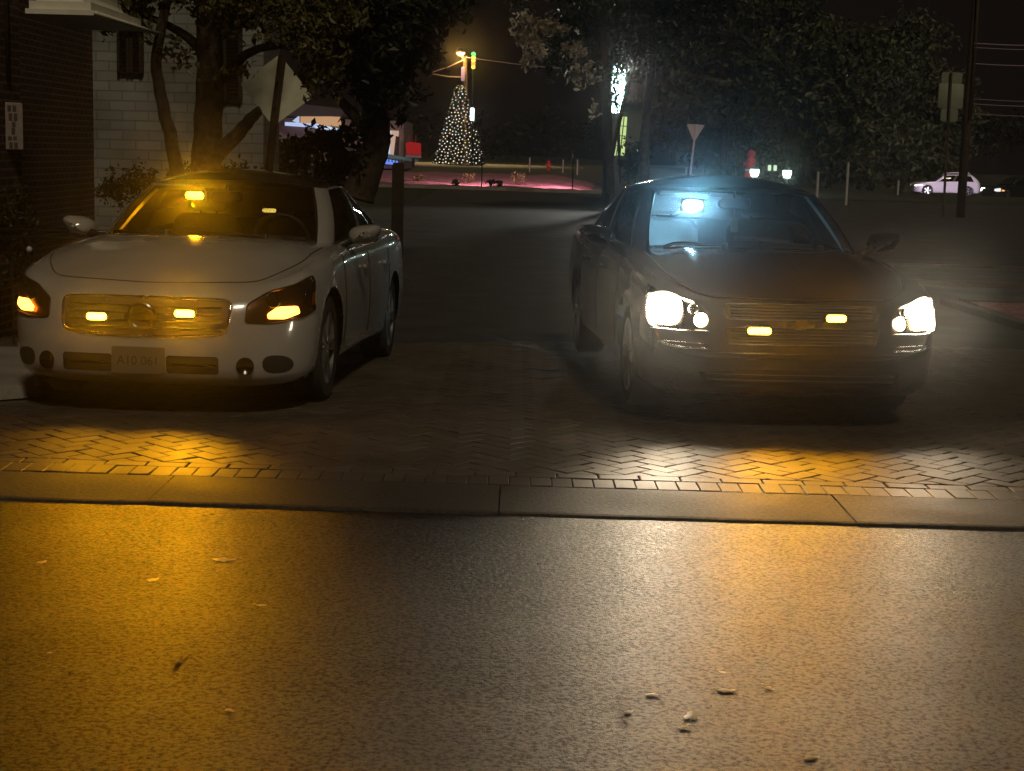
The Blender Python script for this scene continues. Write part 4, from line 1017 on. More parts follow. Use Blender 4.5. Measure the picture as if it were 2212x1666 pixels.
# left tree: leaning stems, leaf clumps overhead
Y = 16.6
t1 = thing('leafy_tree', 'tree with several leaning stems in front of the white painted wall', 'tree', (-3.3, Y, tz(-3.3, Y)))
def rel(o, p): return Vector(p)-o.location
def stems(o, paths, name='trunk', m=None):
    b = MB()
    for pts, r0, r1 in paths: limb(b, [rel(o, q) for q in pts], r0, r1)
    return b.build(name, m or M_bark, o, smooth=True)
stems(t1, [([pp(440, 480, Y), pp(445, 350, Y), pp(452, 200, Y), pp(455, 60, Y), pp(440, -120, Y)], .18, .12),
           ([pp(392, 480, Y-.2), pp(378, 330, Y-.2), pp(345, 210, Y-.2), pp(335, 120, Y-.1), pp(370, -30, Y)], .085, .045),
           ([pp(455, 350, Y), pp(500, 305, Y), pp(540, 258, Y-.1), pp(562, 238, Y-.2)], .10, .045),
           ([pp(450, 210, Y), pp(500, 145, Y-.2), pp(545, 105, Y-.3), pp(640, 95, Y-.5)], .07, .03),
           ([pp(452, 120, Y), pp(380, 60, Y+.3), pp(280, 20, Y+.2)], .07, .02),
           ([pp(455, 90, Y), pp(540, 30, Y), pp(680, -20, Y)], .08, .03)])
def bl(px, py, Y, w, h, d): s = Y/FPX; return (at(px, py, Y), w*s/2, d/2, h*s/2)
def crown_px(o, name, bl_, n, size, m, seed):
    return crown(name, [(tuple(rel(o, c)), a, b, e) for c, a, b, e in bl_], n, size, m, o, seed)
crown_px(t1, 'crown', [bl(420, -40, Y, 420, 200, 2), bl(300, 40, Y, 150, 110, 1.2), bl(250, 10, Y-.6, 120, 90, .8), bl(560, 20, Y-.5, 260, 130, 1.6), bl(640, 85, Y-1, 150, 110, 1), bl(668, 160, Y-.8, 60, 70, .5),
    bl(700, 130, Y-1, 120, 170, 1), bl(380, 110, Y, 90, 80, .7), bl(560, -10, Y-1, 140, 50, .8), bl(720, 40, Y-.7, 170, 150, 1.2), bl(470, 150, Y-.4, 150, 60, .7)], 5200, .085, M_leaf1, 1)
Y = 23
t2 = thing('evergreen_tree', 'dense dark evergreen tree with a leaning trunk between diamond sign and the far shop', 'tree', (at(800, 400, Y).x, Y, tz(-2, Y)))
stems(t2, [([pp(770, 430, Y), pp(800, 350, Y), pp(818, 300, Y), pp(805, 200, Y), pp(810, 60, Y)], .26, .14), ([pp(800, 260, Y), pp(880, 160, Y), pp(920, 90, Y)], .10, .04), ([pp(800, 290, Y), pp(720, 200, Y)], .12, .05)])
crown_px(t2, 'crown', [bl(820, 60, Y, 260, 220, 3), bl(750, 130, Y, 180, 160, 2), bl(860, 170, Y, 150, 130, 2), bl(805, 250, Y, 80, 130, 1.2), bl(920, 60, Y-.5, 120, 170, 1.4), bl(830, 20, Y, 340, 150, 3), bl(700, 60, Y, 200, 160, 2), bl(790, 330, Y, 60, 120, 1.0), bl(850, 262, Y, 70, 40, .8)], 6500, .14, M_leaf2, 2)
Y = 24.5
sh = thing('evergreen_shrub', 'rounded dark shrub below the lit shop roof behind the white sedan', 'shrub', (at(690, 400, Y).x, Y, tz(-3, Y)))
crown_px(sh, 'foliage', [bl(690, 330, Y, 170, 110, 2), bl(640, 350, Y, 110, 110, 1.6), bl(735, 320, Y, 110, 110, 1.6), bl(690, 400, Y, 240, 110, 2)], 3800, .12, M_leaf2, 3)
stems(sh, [([pp(690, 440, Y), pp(690, 380, Y), pp(680, 320, Y)], .09, .03)], 'stem')
Y = 19.3
hd = thing('clipped_hedge', 'low dark hedge along the foot of the white painted wall', 'hedge', (at(400, 400, Y).x, Y, tz(-4, Y)))
crown_px(hd, 'foliage', [bl(250+55*k, 400, Y, 90, 95+5*(k % 2), .8) for k in range(8)], 4200, .06, M_leaf2, 4)
Y = 12.9
bs = thing('ivy_bush', 'dark bush hugging the brick pier at the far left', 'shrub', (at(20, 500, Y).x, Y, tz(-4, Y)))
crown_px(bs, 'foliage', [bl(30, 470, Y, 100, 150, .5), bl(5, 560, Y, 110, 140, .6), bl(50, 540, Y, 70, 110, .5)], 1500, .045, M_leaf2, 5)
# tree beside the lit tower
Y = 46
t3 = thing('tower_tree', 'tree with leaf clumps coloured pale as if lit, in front of the bright sign tower', 'tree', (at(1330, 400, Y).x, Y, tz(3, Y)))
stems(t3, [([pp(1318, 420, Y), pp(1313, 340, Y), pp(1312, 250, Y), pp(1308, 170, Y), pp(1300, 60, Y)], .17, .12), ([pp(1316, 380, Y), pp(1326, 310, Y), pp(1343, 240, Y), pp(1356, 190, Y), pp(1374, 130, Y), pp(1400, 30, Y)], .075, .05), ([pp(1312, 150, Y), pp(1230, 110, Y), pp(1150, 70, Y)], .09, .03), ([pp(1312, 130, Y), pp(1290, 40, Y)], .08, .03)])
crown_px(t3, 'crown', [bl(1330, 20, Y, 420, 150, 4), bl(1250, 80, Y, 170, 130, 2.5), bl(1270, 150, Y, 160, 70, 2), bl(1440, 60, Y, 200, 180, 3), bl(1380, 110, Y, 120, 120, 2), bl(1200, 150, Y, 90, 60, 1.2), bl(1120, 10, Y, 90, 70, 1.5), bl(1336, 190, Y-1, 46, 110, 1.2), bl(1336, 130, Y-1, 60, 60, 1.2)], 6700, .17, M_leaf2, 6)
crown_px(t3, 'painted_lit_clump', [bl(1130, 60, Y-1, 60, 70, 1), bl(1160, 95, Y-1.1, 60, 80, 1), bl(1140, 130, Y-1.1, 50, 50, .8), bl(1190, 60, Y-1, 90, 60, 1), bl(1265, 160, Y-1.2, 70, 55, .8), bl(1285, 245, Y-1, 26, 50, .4), bl(1245, 110, Y-1.2, 60, 50, .8)], 900, .17, M_leaf3, 7)  # lamplit edge of the crown, its light painted into the leaves
t4 = thing('bare_trunk_tree', 'tall pale-barked trunk standing right of the bright sign tower', 'tree', (at(1400, 400, 47).x, 47, tz(4, 47)))
stems(t4, [([pp(1392, 420, 47), pp(1392, 300, 47), pp(1400, 220, 47), pp(1408, 130, 47), pp(1425, 20, 47)], .17, .10)], 'trunk', grainy('pale_bark', (.05, .04, .035), (.13, .10, .09), 8, .9, .8))
crown_px(t4, 'crown', [bl(1430, 40, 47, 150, 130, 3), bl(1500, 0, 47, 200, 110, 3)], 1600, .17, M_leaf2, 9)
# wood edge on the right
GW = 'trees along the dark wood edge on the right'
for i, (px, top, wd, Y, dens, lb) in enumerate(((1560, -60, 330, 86, 7000, 'broad dull green tree standing behind the yield sign'), (1730, -40, 330, 90, 7500, 'tall dull green tree rising above the black sedan roof'), (1880, 40, 300, 112, 7000, 'rounded dull green tree just left of the stacked sign backs'), (2010, 150, 200, 118, 5000, 'lower dull green tree behind the stacked sign backs'))):
    c = at(px, 400, Y); o = thing('woodland_tree', lb, 'tree', (c.x, Y, tz(c.x, Y)), group=GW)
    stems(o, [([pp(px, 420, Y), pp(px+8, 250, Y), pp(px-6, 80, Y)], .25, .08), ([pp(px+4, 270, Y), pp(px+60, 160, Y)], .1, .04), ([pp(px+4, 250, Y), pp(px-60, 130, Y)], .1, .04)])
    r = random.Random(i+3); B_ = [bl(px+r.uniform(-.3, .3)*wd, top+(390-top)*(k+.5)/6+r.uniform(-15, 15), Y+r.uniform(-1.5, 1.5), wd*(.62+.25*math.sin(math.pi*(k+.6)/6.4)), (390-top)*.30, 4) for k in range(6) for _ in range(2)]
    crown_px(o, 'crown', B_, dens, .42, M_leaf4, 20+i)
r = random.Random(77)
fw = [];
for k in range(34):
    px = -100+k*72; fw.append(bl(px, 285+r.uniform(-10, 10), 190+r.uniform(-8, 8), 130, 110+r.uniform(-25, 25), 8))
o = crown('distant_trees', [(tuple(c), a, b, e) for c, a, b, e in fw], 9000, .6, M_leaf2, None, 11); o['kind'] = 'stuff'
bu = thing('round_bush', 'small round dark bush at the foot of the yellow-lit building', 'shrub', (at(1362, 340, 50).x, 50, tz(3.5, 50)))
crown_px(bu, 'foliage', [bl(1362, 330, 50, 62, 70, 1), bl(1372, 360, 50, 80, 70, 1)], 900, .12, M_leaf2, 12)
GP = 'small shrubs in the red mulch bed'
for i, (px, py, s, lb) in enumerate(((1012, 383, 26, 'spiky shrub nearest the decorated conical tree in the mulch bed'), (985, 388, 14, 'small low shrub left of the spiky shrub in the mulch bed'), (1060, 392, 18, 'small shrub at the middle of the mulch bed'), (1078, 405, 16, 'low shrub close to the kerb of the mulch bed'), (1120, 385, 30, 'wide shrub at the right end of the mulch bed'), (905, 380, 20, 'small shrub at the left end of the mulch bed'))):
    Y = 74-4*(py > 386); c = at(px, py, Y); z0 = tz(c.x, Y)+.08; o = thing('bed_shrub', lb, 'shrub', (c.x, Y, z0), group=GP); k = s*Y/FPX
    rr = random.Random(i); b = MB()
    for q in range(9):
        a = rr.uniform(0, 6.28); b.tube([(0, 0, 0), (math.cos(a)*k*.25, math.sin(a)*k*.25, k*.5), (math.cos(a)*k*.5, math.sin(a)*k*.5, k*rr.uniform(.7, 1))], .012, 4)
    b.build('stem', M_bark, o); crown('foliage', [((0, 0, k*.55), k*.55, k*.5, k*.45)], 120, .12, M_leaf1, o, 60+i)

# ---------------------------------------------------------------- signs and posts near the drive
Y = 18.0
ds = thing('diamond_sign', 'unlettered pale back of a diamond road sign on a leaning wooden post', 'sign', (at(585, 440, Y).x, Y, tz(-3, Y)))
cL, cR, cB = at(518, 181, Y), at(676, 210, Y), at(590, 273, Y); cc = (cL+cR)/2; cT = cc*2-cB
b = MB(); loop = []
for a, c, d in ((cT, cL, cB), (cL, cB, cR), (cB, cR, cT), (cR, cT, cL)):
    for k in range(5):
        u = k/4; e = (c-a).normalized()*-.05; f_ = (d-c).normalized()*.05; loop.append(c+e*(1-u)**2+f_*u**2)
b.prism([rel(ds, p) for p in loop], (0, .006, 0)); b.build('sign_panel', M_alu, ds)
b = MB(); b.tube([rel(ds, pp(573, 450, Y-.07)), rel(ds, pp(590, 280, Y-.07)), rel(ds, pp(610, 120, Y-.07))], .048, 4); b.build('post', M_wood, ds)
b = MB()
for py in (180, 235): b.lathe([(.0, -.10), (.014, -.10), (.014, 0)], rel(ds, pp(601-(py-180)*.09, py, Y-.03)), 'Y', 8)
b.build('bolt', M_chrome, ds)
def post(name, px, py0, py1, Y, w, m, label, cat, lean=0, square=True, group=None):
    p1 = at(px+lean, py0, Y); p0 = at(px, py1, Y); z0 = tz(p0.x, Y)-.02; o = thing(name, label, cat, (p0.x, Y, z0), group=group)
    h = p1.z-z0; b = MB(); d = Vector((p1.x-p0.x, 0, 0)) if lean else Vector()
    if square:
        b.obox((0, 0, h/2), w, w, h); b.obox((0, 0, h+.012), w*.86, w*.86, .03)
    else:
        b.tube([(0, 0, 0), d+Vector((0, 0, h))], w/2, 10)
    b.build('shaft', m, o); return o, h
post('wooden_post', 858, 356, 500, 20.5, .15, grainy('old_dark_wood', (.018, .012, .007), (.045, .030, .018), 22, .9, .6), 'square dark wooden post standing behind the rear of the white sedan', 'post')
o, h = post('finial_post', 673, 352, 430, 16.0, .035, M_iron, 'thin black post with a shiny ball finial behind the white sedan roof', 'post', square=False)
MB().lathe([(.0, h+.10), (.03, h+.085), (.038, h+.05), (.03, h+.015), (.02, h), (.04, h-.02), (.04, h-.05), (.018, h-.06)], n=18).build('finial', M_iron, o, smooth=True)
# yield sign seen from behind
Y = 75
ys = thing('yield_sign', 'pale back of a downward pointing triangular road sign on a leaning pole', 'sign', (at(1488, 396, Y).x, Y, tz(8, Y)))
tri = [pp(1483, 268, Y), pp(1523, 270, Y), pp(1499, 308, Y)]; b = MB(); lp = []
for i in range(3):
    a, c, d = tri[i-1], tri[i], tri[(i+1) % 3]
    for k in range(4):
        u = k/3; lp.append(c+(a-c).normalized()*.09*(1-u)**2+(d-c).normalized()*.09*u**2)
M_pinkpale = mat('pale_sign_back', (.82, .70, .73), rough=.5)
b.prism([rel(ys, p) for p in lp], (0, .01, 0)); b.build('sign_panel', M_pinkpale, ys)
b = MB(); b.tube([rel(ys, pp(1488, 398, Y-.05)), rel(ys, pp(1504, 268, Y-.05))], .055, 6); b.build('pole', M_pinkpale, ys)
# stacked sign backs on a pole, right
Y = 42
ss = thing('stacked_sign_backs', 'three grey-green sign backs stacked on one thin pole at the right', 'sign', (at(2038, 450, Y).x, Y, tz(12, Y)))
M_signg = mat('grey_green_sign_back', (.22, .25, .18), rough=.55, var=.12, vscale=3)
for x0, x1, y0, y1 in ((2033, 2080, 157, 180), (2025, 2083, 181, 234), (2031, 2070, 235.5, 263)):
    a, c = at(x0, y1, Y), at(x1, y0, Y); b = MB(); b.rbox(rel(ss, (a+c)/2), c.x-a.x, .012, c.z-a.z, .06, Matrix.Rotation(ROLL*.6, 3, 'Y')); b.build('sign_panel', M_signg, ss, auto=40)
b = MB(); b.tube([rel(ss, pp(2037, 470, Y-.05)), rel(ss, pp(2055, 157, Y-.05))], .035, 6); b.build('pole', M_wood, ss)
# utility pole and its wires
Y = 40
up = thing('utility_pole', 'tall dark wooden utility pole at the right edge', 'pole', (at(2076, 470, Y).x, Y, tz(12, Y)))
b = MB(); b.tube([rel(up, pp(2074, 470, Y)), rel(up, pp(2092, 220, Y)), rel(up, pp(2108, 0, Y)), rel(up, pp(2116, -110, Y))], [.115, .105, .095, .09], 14); b.build('shaft', M_wood, up, smooth=True)
b = MB(); b.tube([rel(up, pp(2096, 260, Y-.2)), rel(up, pp(2107, 120, Y-.2)), rel(up, pp(2117, -60, Y-.2))], .022, 6); b.build('conduit', M_wood, up, smooth=True)
M_wire = mat('pale_wire', (.35, .28, .33), rough=.4)
for i, (y0, y1, rr, lb) in enumerate(((94, 95, .017, 'topmost thick wire running right from the utility pole'), (103, 104, .012, 'second wire just under the topmost one at the utility pole'), (138, 139, .015, 'third wire down from the utility pole, alone below the top pair'), (214, 217, .010, 'fourth wire down from the utility pole'), (225, 227, .012, 'fifth wire down from the utility pole, second of the lower trio'), (246, 249, .010, 'lowest wire running right from the utility pole'))):
    a, e = at(2104, y0, Y-.2), at(2330, y1, Y+2)
    pts = [a.lerp(e, k/10)-Vector((0, 0, .05*math.sin(math.pi*k/10))) for k in range(11)]; o = MB().tube(pts, rr, 5).build('overhead_wire', M_wire, None); tag(o, lb, 'wire', 'overhead wires at the utility pole')

# ---------------------------------------------------------------- lit things across the lot
def lamp_glow(name, col, s): return glow(name, col, s)
# decorated conical tree
Y = 122; base = at(991, 356, Y); s = Y/FPX; z0 = tz(base.x, Y)
xt = thing('christmas_tree', 'tall conical tree covered with small lights and baubles on the far lawn', 'christmas tree', (base.x, Y, z0))
Hx = at(993, 185, Y).z-z0; Rx = 50*s
M_fir = leaf_mat('fir_needles', (.010, .020, .012), (.035, .055, .030))
r = np.random.default_rng(4); V, F = [], []
prof = lambda u: Rx*(1-u)**.92*(.93+.07*np.cos(u*46))+.18
for k in range(3600):
    u = r.uniform(0, 1)**1.35; a = r.uniform(0, 6.283); R_ = prof(u)*r.uniform(.72, 1.02); p = np.array([R_*math.cos(a), R_*math.sin(a), u*Hx]); d = np.array([math.cos(a), math.sin(a), -.25+r.normal(0, .3)]); sz = r.uniform(.14, .30); t = np.cross(d, r.normal(0, 1, 3)); t /= np.linalg.norm(t); q = len(V)
    V += [p-t*sz*.3, p+d*sz, p+t*sz*.3]; F.append((q, q+1, q+2))
cb = MB(); cb.v = [tuple(v) for v in V]; cb.f = F; cb.build('branches', M_fir, xt)
MB().tube([(0, 0, 0), (0, 0, Hx*.97)], [.16, .03], 8).build('trunk', M_bark, xt)
cols = [('warm_white_light', (1.0, .86, .66), 1.3), ('cool_white_light', (.80, 1.0, .95), 1.2), ('pink_light', (1.0, .62, .52), 1.0), ('gold_light', (1.0, .85, .35), 1.3)]
gm = [glow(n, c, e) for n, c, e in cols]
pts = []; tries = 0
while len(pts) < 210 and tries < 9000:
    tries += 1; u = r.uniform(0, 1)**1.25*.985; a = r.uniform(math.pi, 2*math.pi); p = np.array([(prof(u)+.03)*math.cos(a), (prof(u)+.03)*math.sin(a), u*Hx+.08])
    if all((p[0]-q[0])**2+(p[2]-q[2])**2 > .22**2 for q in pts): pts.append(p)
small = MB(); proto = {}
for i, p in enumerate(pts):
    rad = .046*r.uniform(.75, 1.25)
    if i < 96:
        q = i % 4 if i % 3 else (i//3) % 2
        if q not in proto:
            me = bpy.data.meshes.new('light'); bm = bmesh.new(); bmesh.ops.create_icosphere(bm, subdivisions=2, radius=.06); bm.to_mesh(me); bm.free(); me.materials.append(gm[q]); proto[q] = me
        o = bpy.data.objects.new('light', proto[q]); C.objects.link(o); o.parent = xt; o.location = p; o.scale = [rad/.06]*3
    else:
        small.lathe([(0, -rad), (rad*.8, -rad*.6), (rad, 0), (rad*.8, rad*.6), (0, rad)], p, n=8)
so = small.build('small_lights', gm[0], xt); so['kind'] = 'stuff'
# street lamp on its wooden pole, with a light decoration
Y = 128; b0 = at(1008, 356, Y); lp_ = thing('street_lamp', 'orange-lit wooden pole with a glowing lamp head above the conical tree', 'street lamp', (b0.x, Y, tz(b0.x, Y)))
M_litpole = mat('pole_timber', (.30, .20, .10), rough=.9, var=.2, vscale=4)
b = MB(); b.tube([rel(lp_, pp(1008, 358, Y)), rel(lp_, pp(1004, 122, Y))], [.22, .17], 10); b.build('shaft', M_litpole, lp_, smooth=True)
b = MB(); b.tube([rel(lp_, pp(1004, 128, Y)), rel(lp_, pp(1000, 116, Y-.4)), rel(lp_, pp(995, 112, Y-.6))], .05, 8); b.lathe([(0, .30), (.22, .24), (.40, .05), (.42, 0)], rel(lp_, pp(995, 112, Y-.6)), n=16); b.build('lamp_arm', M_trim, lp_, smooth=True)
b = MB(); b.lathe([(0, -.30), (.20, -.25), (.34, -.10), (.36, 0), (0, .02)], rel(lp_, pp(995, 113.5, Y-.62)), n=16); b.build('lamp_bulb', glow('sodium_lamp', (1.0, .56, .24), 5), lp_, smooth=True)
q = rel(lp_, pp(996, 120, Y-1.2)); spot('lamp_light', q+Vector((-.2, -1.6, .3)), q+Vector((.2, -4, -9)), 9000, (1.0, .66, .36), 96, .5, .2, lp_)
point('pole_glow', rel(lp_, pp(997, 122, Y-1.3)), 260, (1.0, .55, .15), .15, lp_)
b = MB(); b.rbox(rel(lp_, pp(1000, 160, Y-.6)), .30, .04, 1.15, .1); b.build('banner', mat('lilac_banner', (.42, .32, .66), rough=.7, emit=(.45, .32, .8), estr=.22), lp_, auto=40)
Y = 112; b0 = at(1026, 356, Y); hp = thing('decorated_lamp_post', 'thin dark post topped with a strip of green, yellow and red lights', 'lamp post', (b0.x, Y, tz(b0.x, Y)))
b = MB(); b.tube([rel(hp, pp(1020, 358, Y)), rel(hp, pp(1022, 118, Y))], .06, 8); b.build('shaft', M_iron, hp, smooth=True)
for k, (py, c) in enumerate(((117, (.1, 1, .25)), (124, (.6, .9, .1)), (131, (1, .75, .1)), (138, (1, .3, .05)), (145, (1, .7, .08)))):
    b = MB(); b.lathe([(0, -.16), (.12, -.10), (.16, 0), (.12, .10), (0, .16)], rel(hp, pp(1023-.15*k, py, Y-.1)), n=12); b.build('coloured_light', glow('decoration_light', c, 1.8), hp, smooth=True)
b = MB(); b.rbox(rel(hp, pp(1020, 247, Y-.15)), .30, .10, .92, .10); b.build('light_panel', glow('white_light_panel', (.75, .95, 1.0), 3.0), hp, auto=40)
for i, (a, e, lb) in enumerate((((935, 156), (1001, 130), 'slanting overhead cable left of the glowing street lamp'), ((935, 160), (1003, 167), 'lower overhead cable left of the glowing street lamp'), ((1006, 124), (1230, 150), 'overhead cable running right from the street lamp to the tree'))):
    p, q = pp(*a, 127.4), pp(*e, 127.4); o = MB().tube([p, (p+q)/2-Vector((0, 0, .08)), q], .035, 5).build('overhead_cable', M_wire); tag(o, lb, 'wire', 'overhead cables at the street lamp')
# tall sign tower of bright bulbs and the lit corner building under it
Y = 52
tw = thing('sign_tower', 'tall narrow sign of bright cyan-white bulbs seen through tree leaves', 'sign', (at(1336, 380, Y).x, Y, tz(3.6, Y)))
b = MB(); b.prism([rel(tw, pp(x, y, Y)) for x, y in ((1323, 243), (1325, 160), (1332, 138), (1346, 140), (1351, 158), (1350, 200), (1342, 243))], (0, .3, 0)); b.build('lit_face', glow('cyan_lit_face', (.45, .92, 1.0), 2.2), tw)
b = MB(); b.prism([rel(tw, pp(1337, 395, Y+.15)), rel(tw, pp(1341, 395, Y+.15)), rel(tw, pp(1339, 240, Y+.15)), rel(tw, pp(1331, 240, Y+.15))], (0, .12, 0)); b.build('mast', M_trim, tw)
gb = [glow('cyan_white_bulb', (.55, .95, 1.0), 9), glow('white_bulb', (.85, 1.0, .95), 10), glow('green_bulb', (.3, 1.0, .6), 5)]
rr = random.Random(9); n = 0
for row in range(22):
    py = 142+row*4.7; lo = 1325-(0 if py > 160 else (160-py)*-.25); hi = 1349 if py < 205 else 1349-(py-205)*.18
    for px in np.arange(lo, hi, 5.4):
        if n >= 100 or rr.random() < .12: continue
        o = MB().lathe([(0, -.05), (.045, -.035), (.05, .02), (0, .03)], rel(tw, pp(px+rr.uniform(-1, 1), py+rr.uniform(-1, 1), Y-.03)), 'Y', 8).build('bulb', gb[rr.choice((0, 0, 1, 1, 1, 2))], tw, smooth=True); n += 1
spot('tower_light', (3.4, 51.2, 4.4), (1.0, 45, 4.0), 900, (.95, .95, .85), 90, .7, .3, None)
Y = 54
kb = thing('corner_building', 'small building with a glowing yellow-green panel for its lit wall under the bright sign tower', 'building', (at(1365, 380, Y).x, Y, tz(4, Y)))
a, c = rel(kb, pp(1318, 385, Y)), rel(kb, pp(1402, 235, Y)); b = MB(); b.box(a.x, .06, -.1, c.x, 5, c.z); b.build('wall', mat('dull_plaster', (.10, .085, .07), rough=.9, var=.15), kb)
b = MB(); b.box(a.x-.1, -.1, c.z, c.x+.1, 5.2, c.z+.12); b.build('roof', M_trim, kb)
quad = [rel(kb, pp(x, y, Y)) for x, y in ((1322, 336), (1350, 336), (1356, 252), (1336, 250))]
b = MB(); b.prism(quad, (0, .05, 0)); wn = b.build('window', glow('yellow_green_lit_wall_glow', (.62, .80, .30), .95), kb)  # lit wall imitated by a glowing panel, shaped as a window
b = MB()
for u in (.0, .33, .62, 1.0): p, q = quad[0].lerp(quad[1], u), quad[3].lerp(quad[2], u); b.tube([p-Vector((0, .02, 0)), q-Vector((0, .02, 0))], .018, 4)
for v in (.25, .5, .75, 1): p, q = quad[0].lerp(quad[3], v), quad[1].lerp(quad[2], v); b.tube([p-Vector((0, .02, 0)), q-Vector((0, .02, 0))], .014, 4)
b.build('added_glazing_bar', M_shut, wn)
point('wall_lamp', rel(kb, pp(1380, 327, Y-.4)), 3, (1, .9, .7), .05, kb)
b = MB(); b.lathe([(0, -.06), (.06, -.04), (.07, .02), (0, .05)], rel(kb, pp(1378, 327, Y)), n=10); b.build('wall_light', glow('wall_light_glow', (1, .95, .8), 2), kb, smooth=True)
# lit shop on the left beyond the trees
Y = 95
sp_ = thing('shop_building', 'far lit shop with pale fascia, blue-lit canopy and a peach wall behind the trees', 'building', (at(760, 360, Y).x, Y, tz(-9, Y)))
def quad_px(pts, d): return [rel(sp_, pp(x, y, Y)) for x, y in pts]
b = MB(); b.prism(quad_px(((590, 352), (872, 366), (872, 262), (590, 254)), 0), (0, 8, 0)); b.build('wall', mat('shop_wall', (.20, .17, .15), rough=.8), sp_)
b = MB(); b.prism([p-Vector((0, .9, 0)) for p in quad_px(((596, 236), (660, 226), (745, 236), (745, 252), (596, 252)), 0)], (0, 6, 0)); b.build('roof', mat('slate_roof', (.06, .065, .075), rough=.7), sp_)
def lit(pts, col, e, dy, nm):
    b = MB(); b.prism([p-Vector((0, dy, 0)) for p in quad_px(pts, 0)], (0, .08, 0)); return b.build(nm, glow('lit_'+nm, col, e), sp_)
lit(((650, 268), (738, 274), (738, 253), (650, 249)), (1.0, .56, .28), .55, .2, 'lit_window')
lit(((618, 272), (690, 277), (690, 268), (618, 264)), (.55, .66, 1.0), .9, .5, 'fascia_light')
lit(((645, 266), (649, 266), (649, 250), (634, 262)), (.6, .72, 1.0), .8, .5, 'fascia_light')
lit(((684, 278), (752, 290), (738, 279), (688, 268)), (.62, .76, 1.0), .95, .6, 'fascia_light')
lit(((815, 333), (858, 337), (862, 283), (828, 281)), (1.0, .66, .48), .55, .2, 'lit_window')
lit(((838, 333), (843, 333), (846, 284), (840, 284)), (.6, .7, 1.0), 1.0, .4, 'door_light')
b = MB(); b.prism([p-Vector((0, .35, 0)) for p in quad_px(((851, 338), (862, 340), (864, 296), (856, 294)), 0)], (0, .06, 0)); b.build('door', M_shut, sp_)
lit(((808, 352), (862, 356), (866, 348), (822, 340)), (.16, .30, 1.0), 1.0, 1.6, 'canopy_light')
lit(((808, 355), (822, 352), (820, 340), (816, 338)), (.05, .38, 1.0), 1.1, 1.7, 'canopy_light')
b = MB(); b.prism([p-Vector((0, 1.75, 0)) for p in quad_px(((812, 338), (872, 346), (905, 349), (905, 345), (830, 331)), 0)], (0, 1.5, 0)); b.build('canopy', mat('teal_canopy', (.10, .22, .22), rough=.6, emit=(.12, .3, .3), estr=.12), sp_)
b = MB()
for k in range(7): p = rel(sp_, pp(826+k*7, 345+k*.5, Y-1.9)); b.obox(p, .06, .06, .22)
b.build('canopy_bracket', M_trim, sp_)
Y = 93
rs = thing('red_sign_panel', 'square red lit sign hanging beside the blue-lit shop canopy', 'sign', (at(892, 352, Y).x, Y, tz(-6, Y)))
b = MB(); b.prism([rel(rs, pp(x, y, Y)) for x, y in ((878, 333), (909, 335), (909, 310), (890, 307), (876, 308))], (0, .2, 0)); b.build('panel', glow('red_sign_face', (.75, .035, .035), .36), rs)
b = MB(); b.prism([rel(rs, pp(x, y, Y)) for x, y in ((876, 340), (910, 342), (910, 336), (876, 334))], (0, .2, 0)); b.build('base', M_kerb, rs)
for x in (884, 898): MB().tube([rel(rs, pp(x, 310, Y+.1)), rel(rs, pp(x, 292, Y+.1))], .03, 6).build('hanger', mat('red_paint', (.4, .03, .02), rough=.5), rs)
MB().tube([rel(rs, pp(893, 362, Y+.1)), rel(rs, pp(893, 338, Y+.1))], .08, 8).build('leg', M_iron, rs)
# invented floodlight posts, added to wash the mulch bed pink
fl = thing('added_bed_floodlight', 'added slim dark floodlight post at the right end of the red mulch bed', 'light', (at(1236, 412, 70).x, 70, tz(2.6, 70)))
b = MB(); b.rbox((0, 0, 1.75), .22, .14, .16, .03); b.tube([(0, 0, 0), (0, 0, 1.7)], .03, 6); b.build('housing', M_iron, fl, auto=40)
spot('added_bed_beam', fl.location+Vector((0, 0, 1.62)), (fl.location.x-3, 80, .2), 5500, (1.0, .42, .58), 112, .9, .1)
fl2 = copy_tree(fl); fl2.location = (at(1040, 412, 70).x, 70, tz(0, 70)); fl['label'] = 'added slim dark floodlight post at the right end of the red mulch bed'; fl2['label'] = 'added slim dark floodlight post at the middle of the red mulch bed'
for q in (fl, fl2): q['group'] = 'added floodlight posts in the mulch bed'
spot('added_bed_beam', fl2.location+Vector((0, 0, 1.62)), (fl2.location.x-3, 80, .2), 4000, (1.0, .44, .55), 112, .9, .1)
# hydrant
Y = 108; hy = thing('fire_hydrant', 'bright red fire hydrant on the far lawn', 'hydrant', (at(1185, 368, Y).x, Y, tz(2.6, Y)+.02))
M_red = mat('red_hydrant_paint', (.75, .045, .03), rough=.35, emit=(.8, .05, .03), estr=0)
MB().lathe([(0, 0), (.16, 0), (.16, .04), (.115, .05), (.115, .48), (.15, .50), (.15, .54), (.12, .58), (.08, .66), (.04, .70), (.035, .78), (0, .80)], n=18).build('barrel', M_red, hy, auto=40)
for sx in (-1, 1): MB().lathe([(0, sx*.20), (.065, sx*.20), (.065, sx*.16), (.05, sx*.1), (.05, 0)], (0, 0, .40), 'X', 12).build('side_outlet', M_red, hy, auto=40)
MB().lathe([(0, -.2), (.08, -.2), (.08, -.15), (.06, -.1), (.06, 0)], (0, 0, .34), 'Y', 12).build('front_outlet', M_red, hy, auto=40)
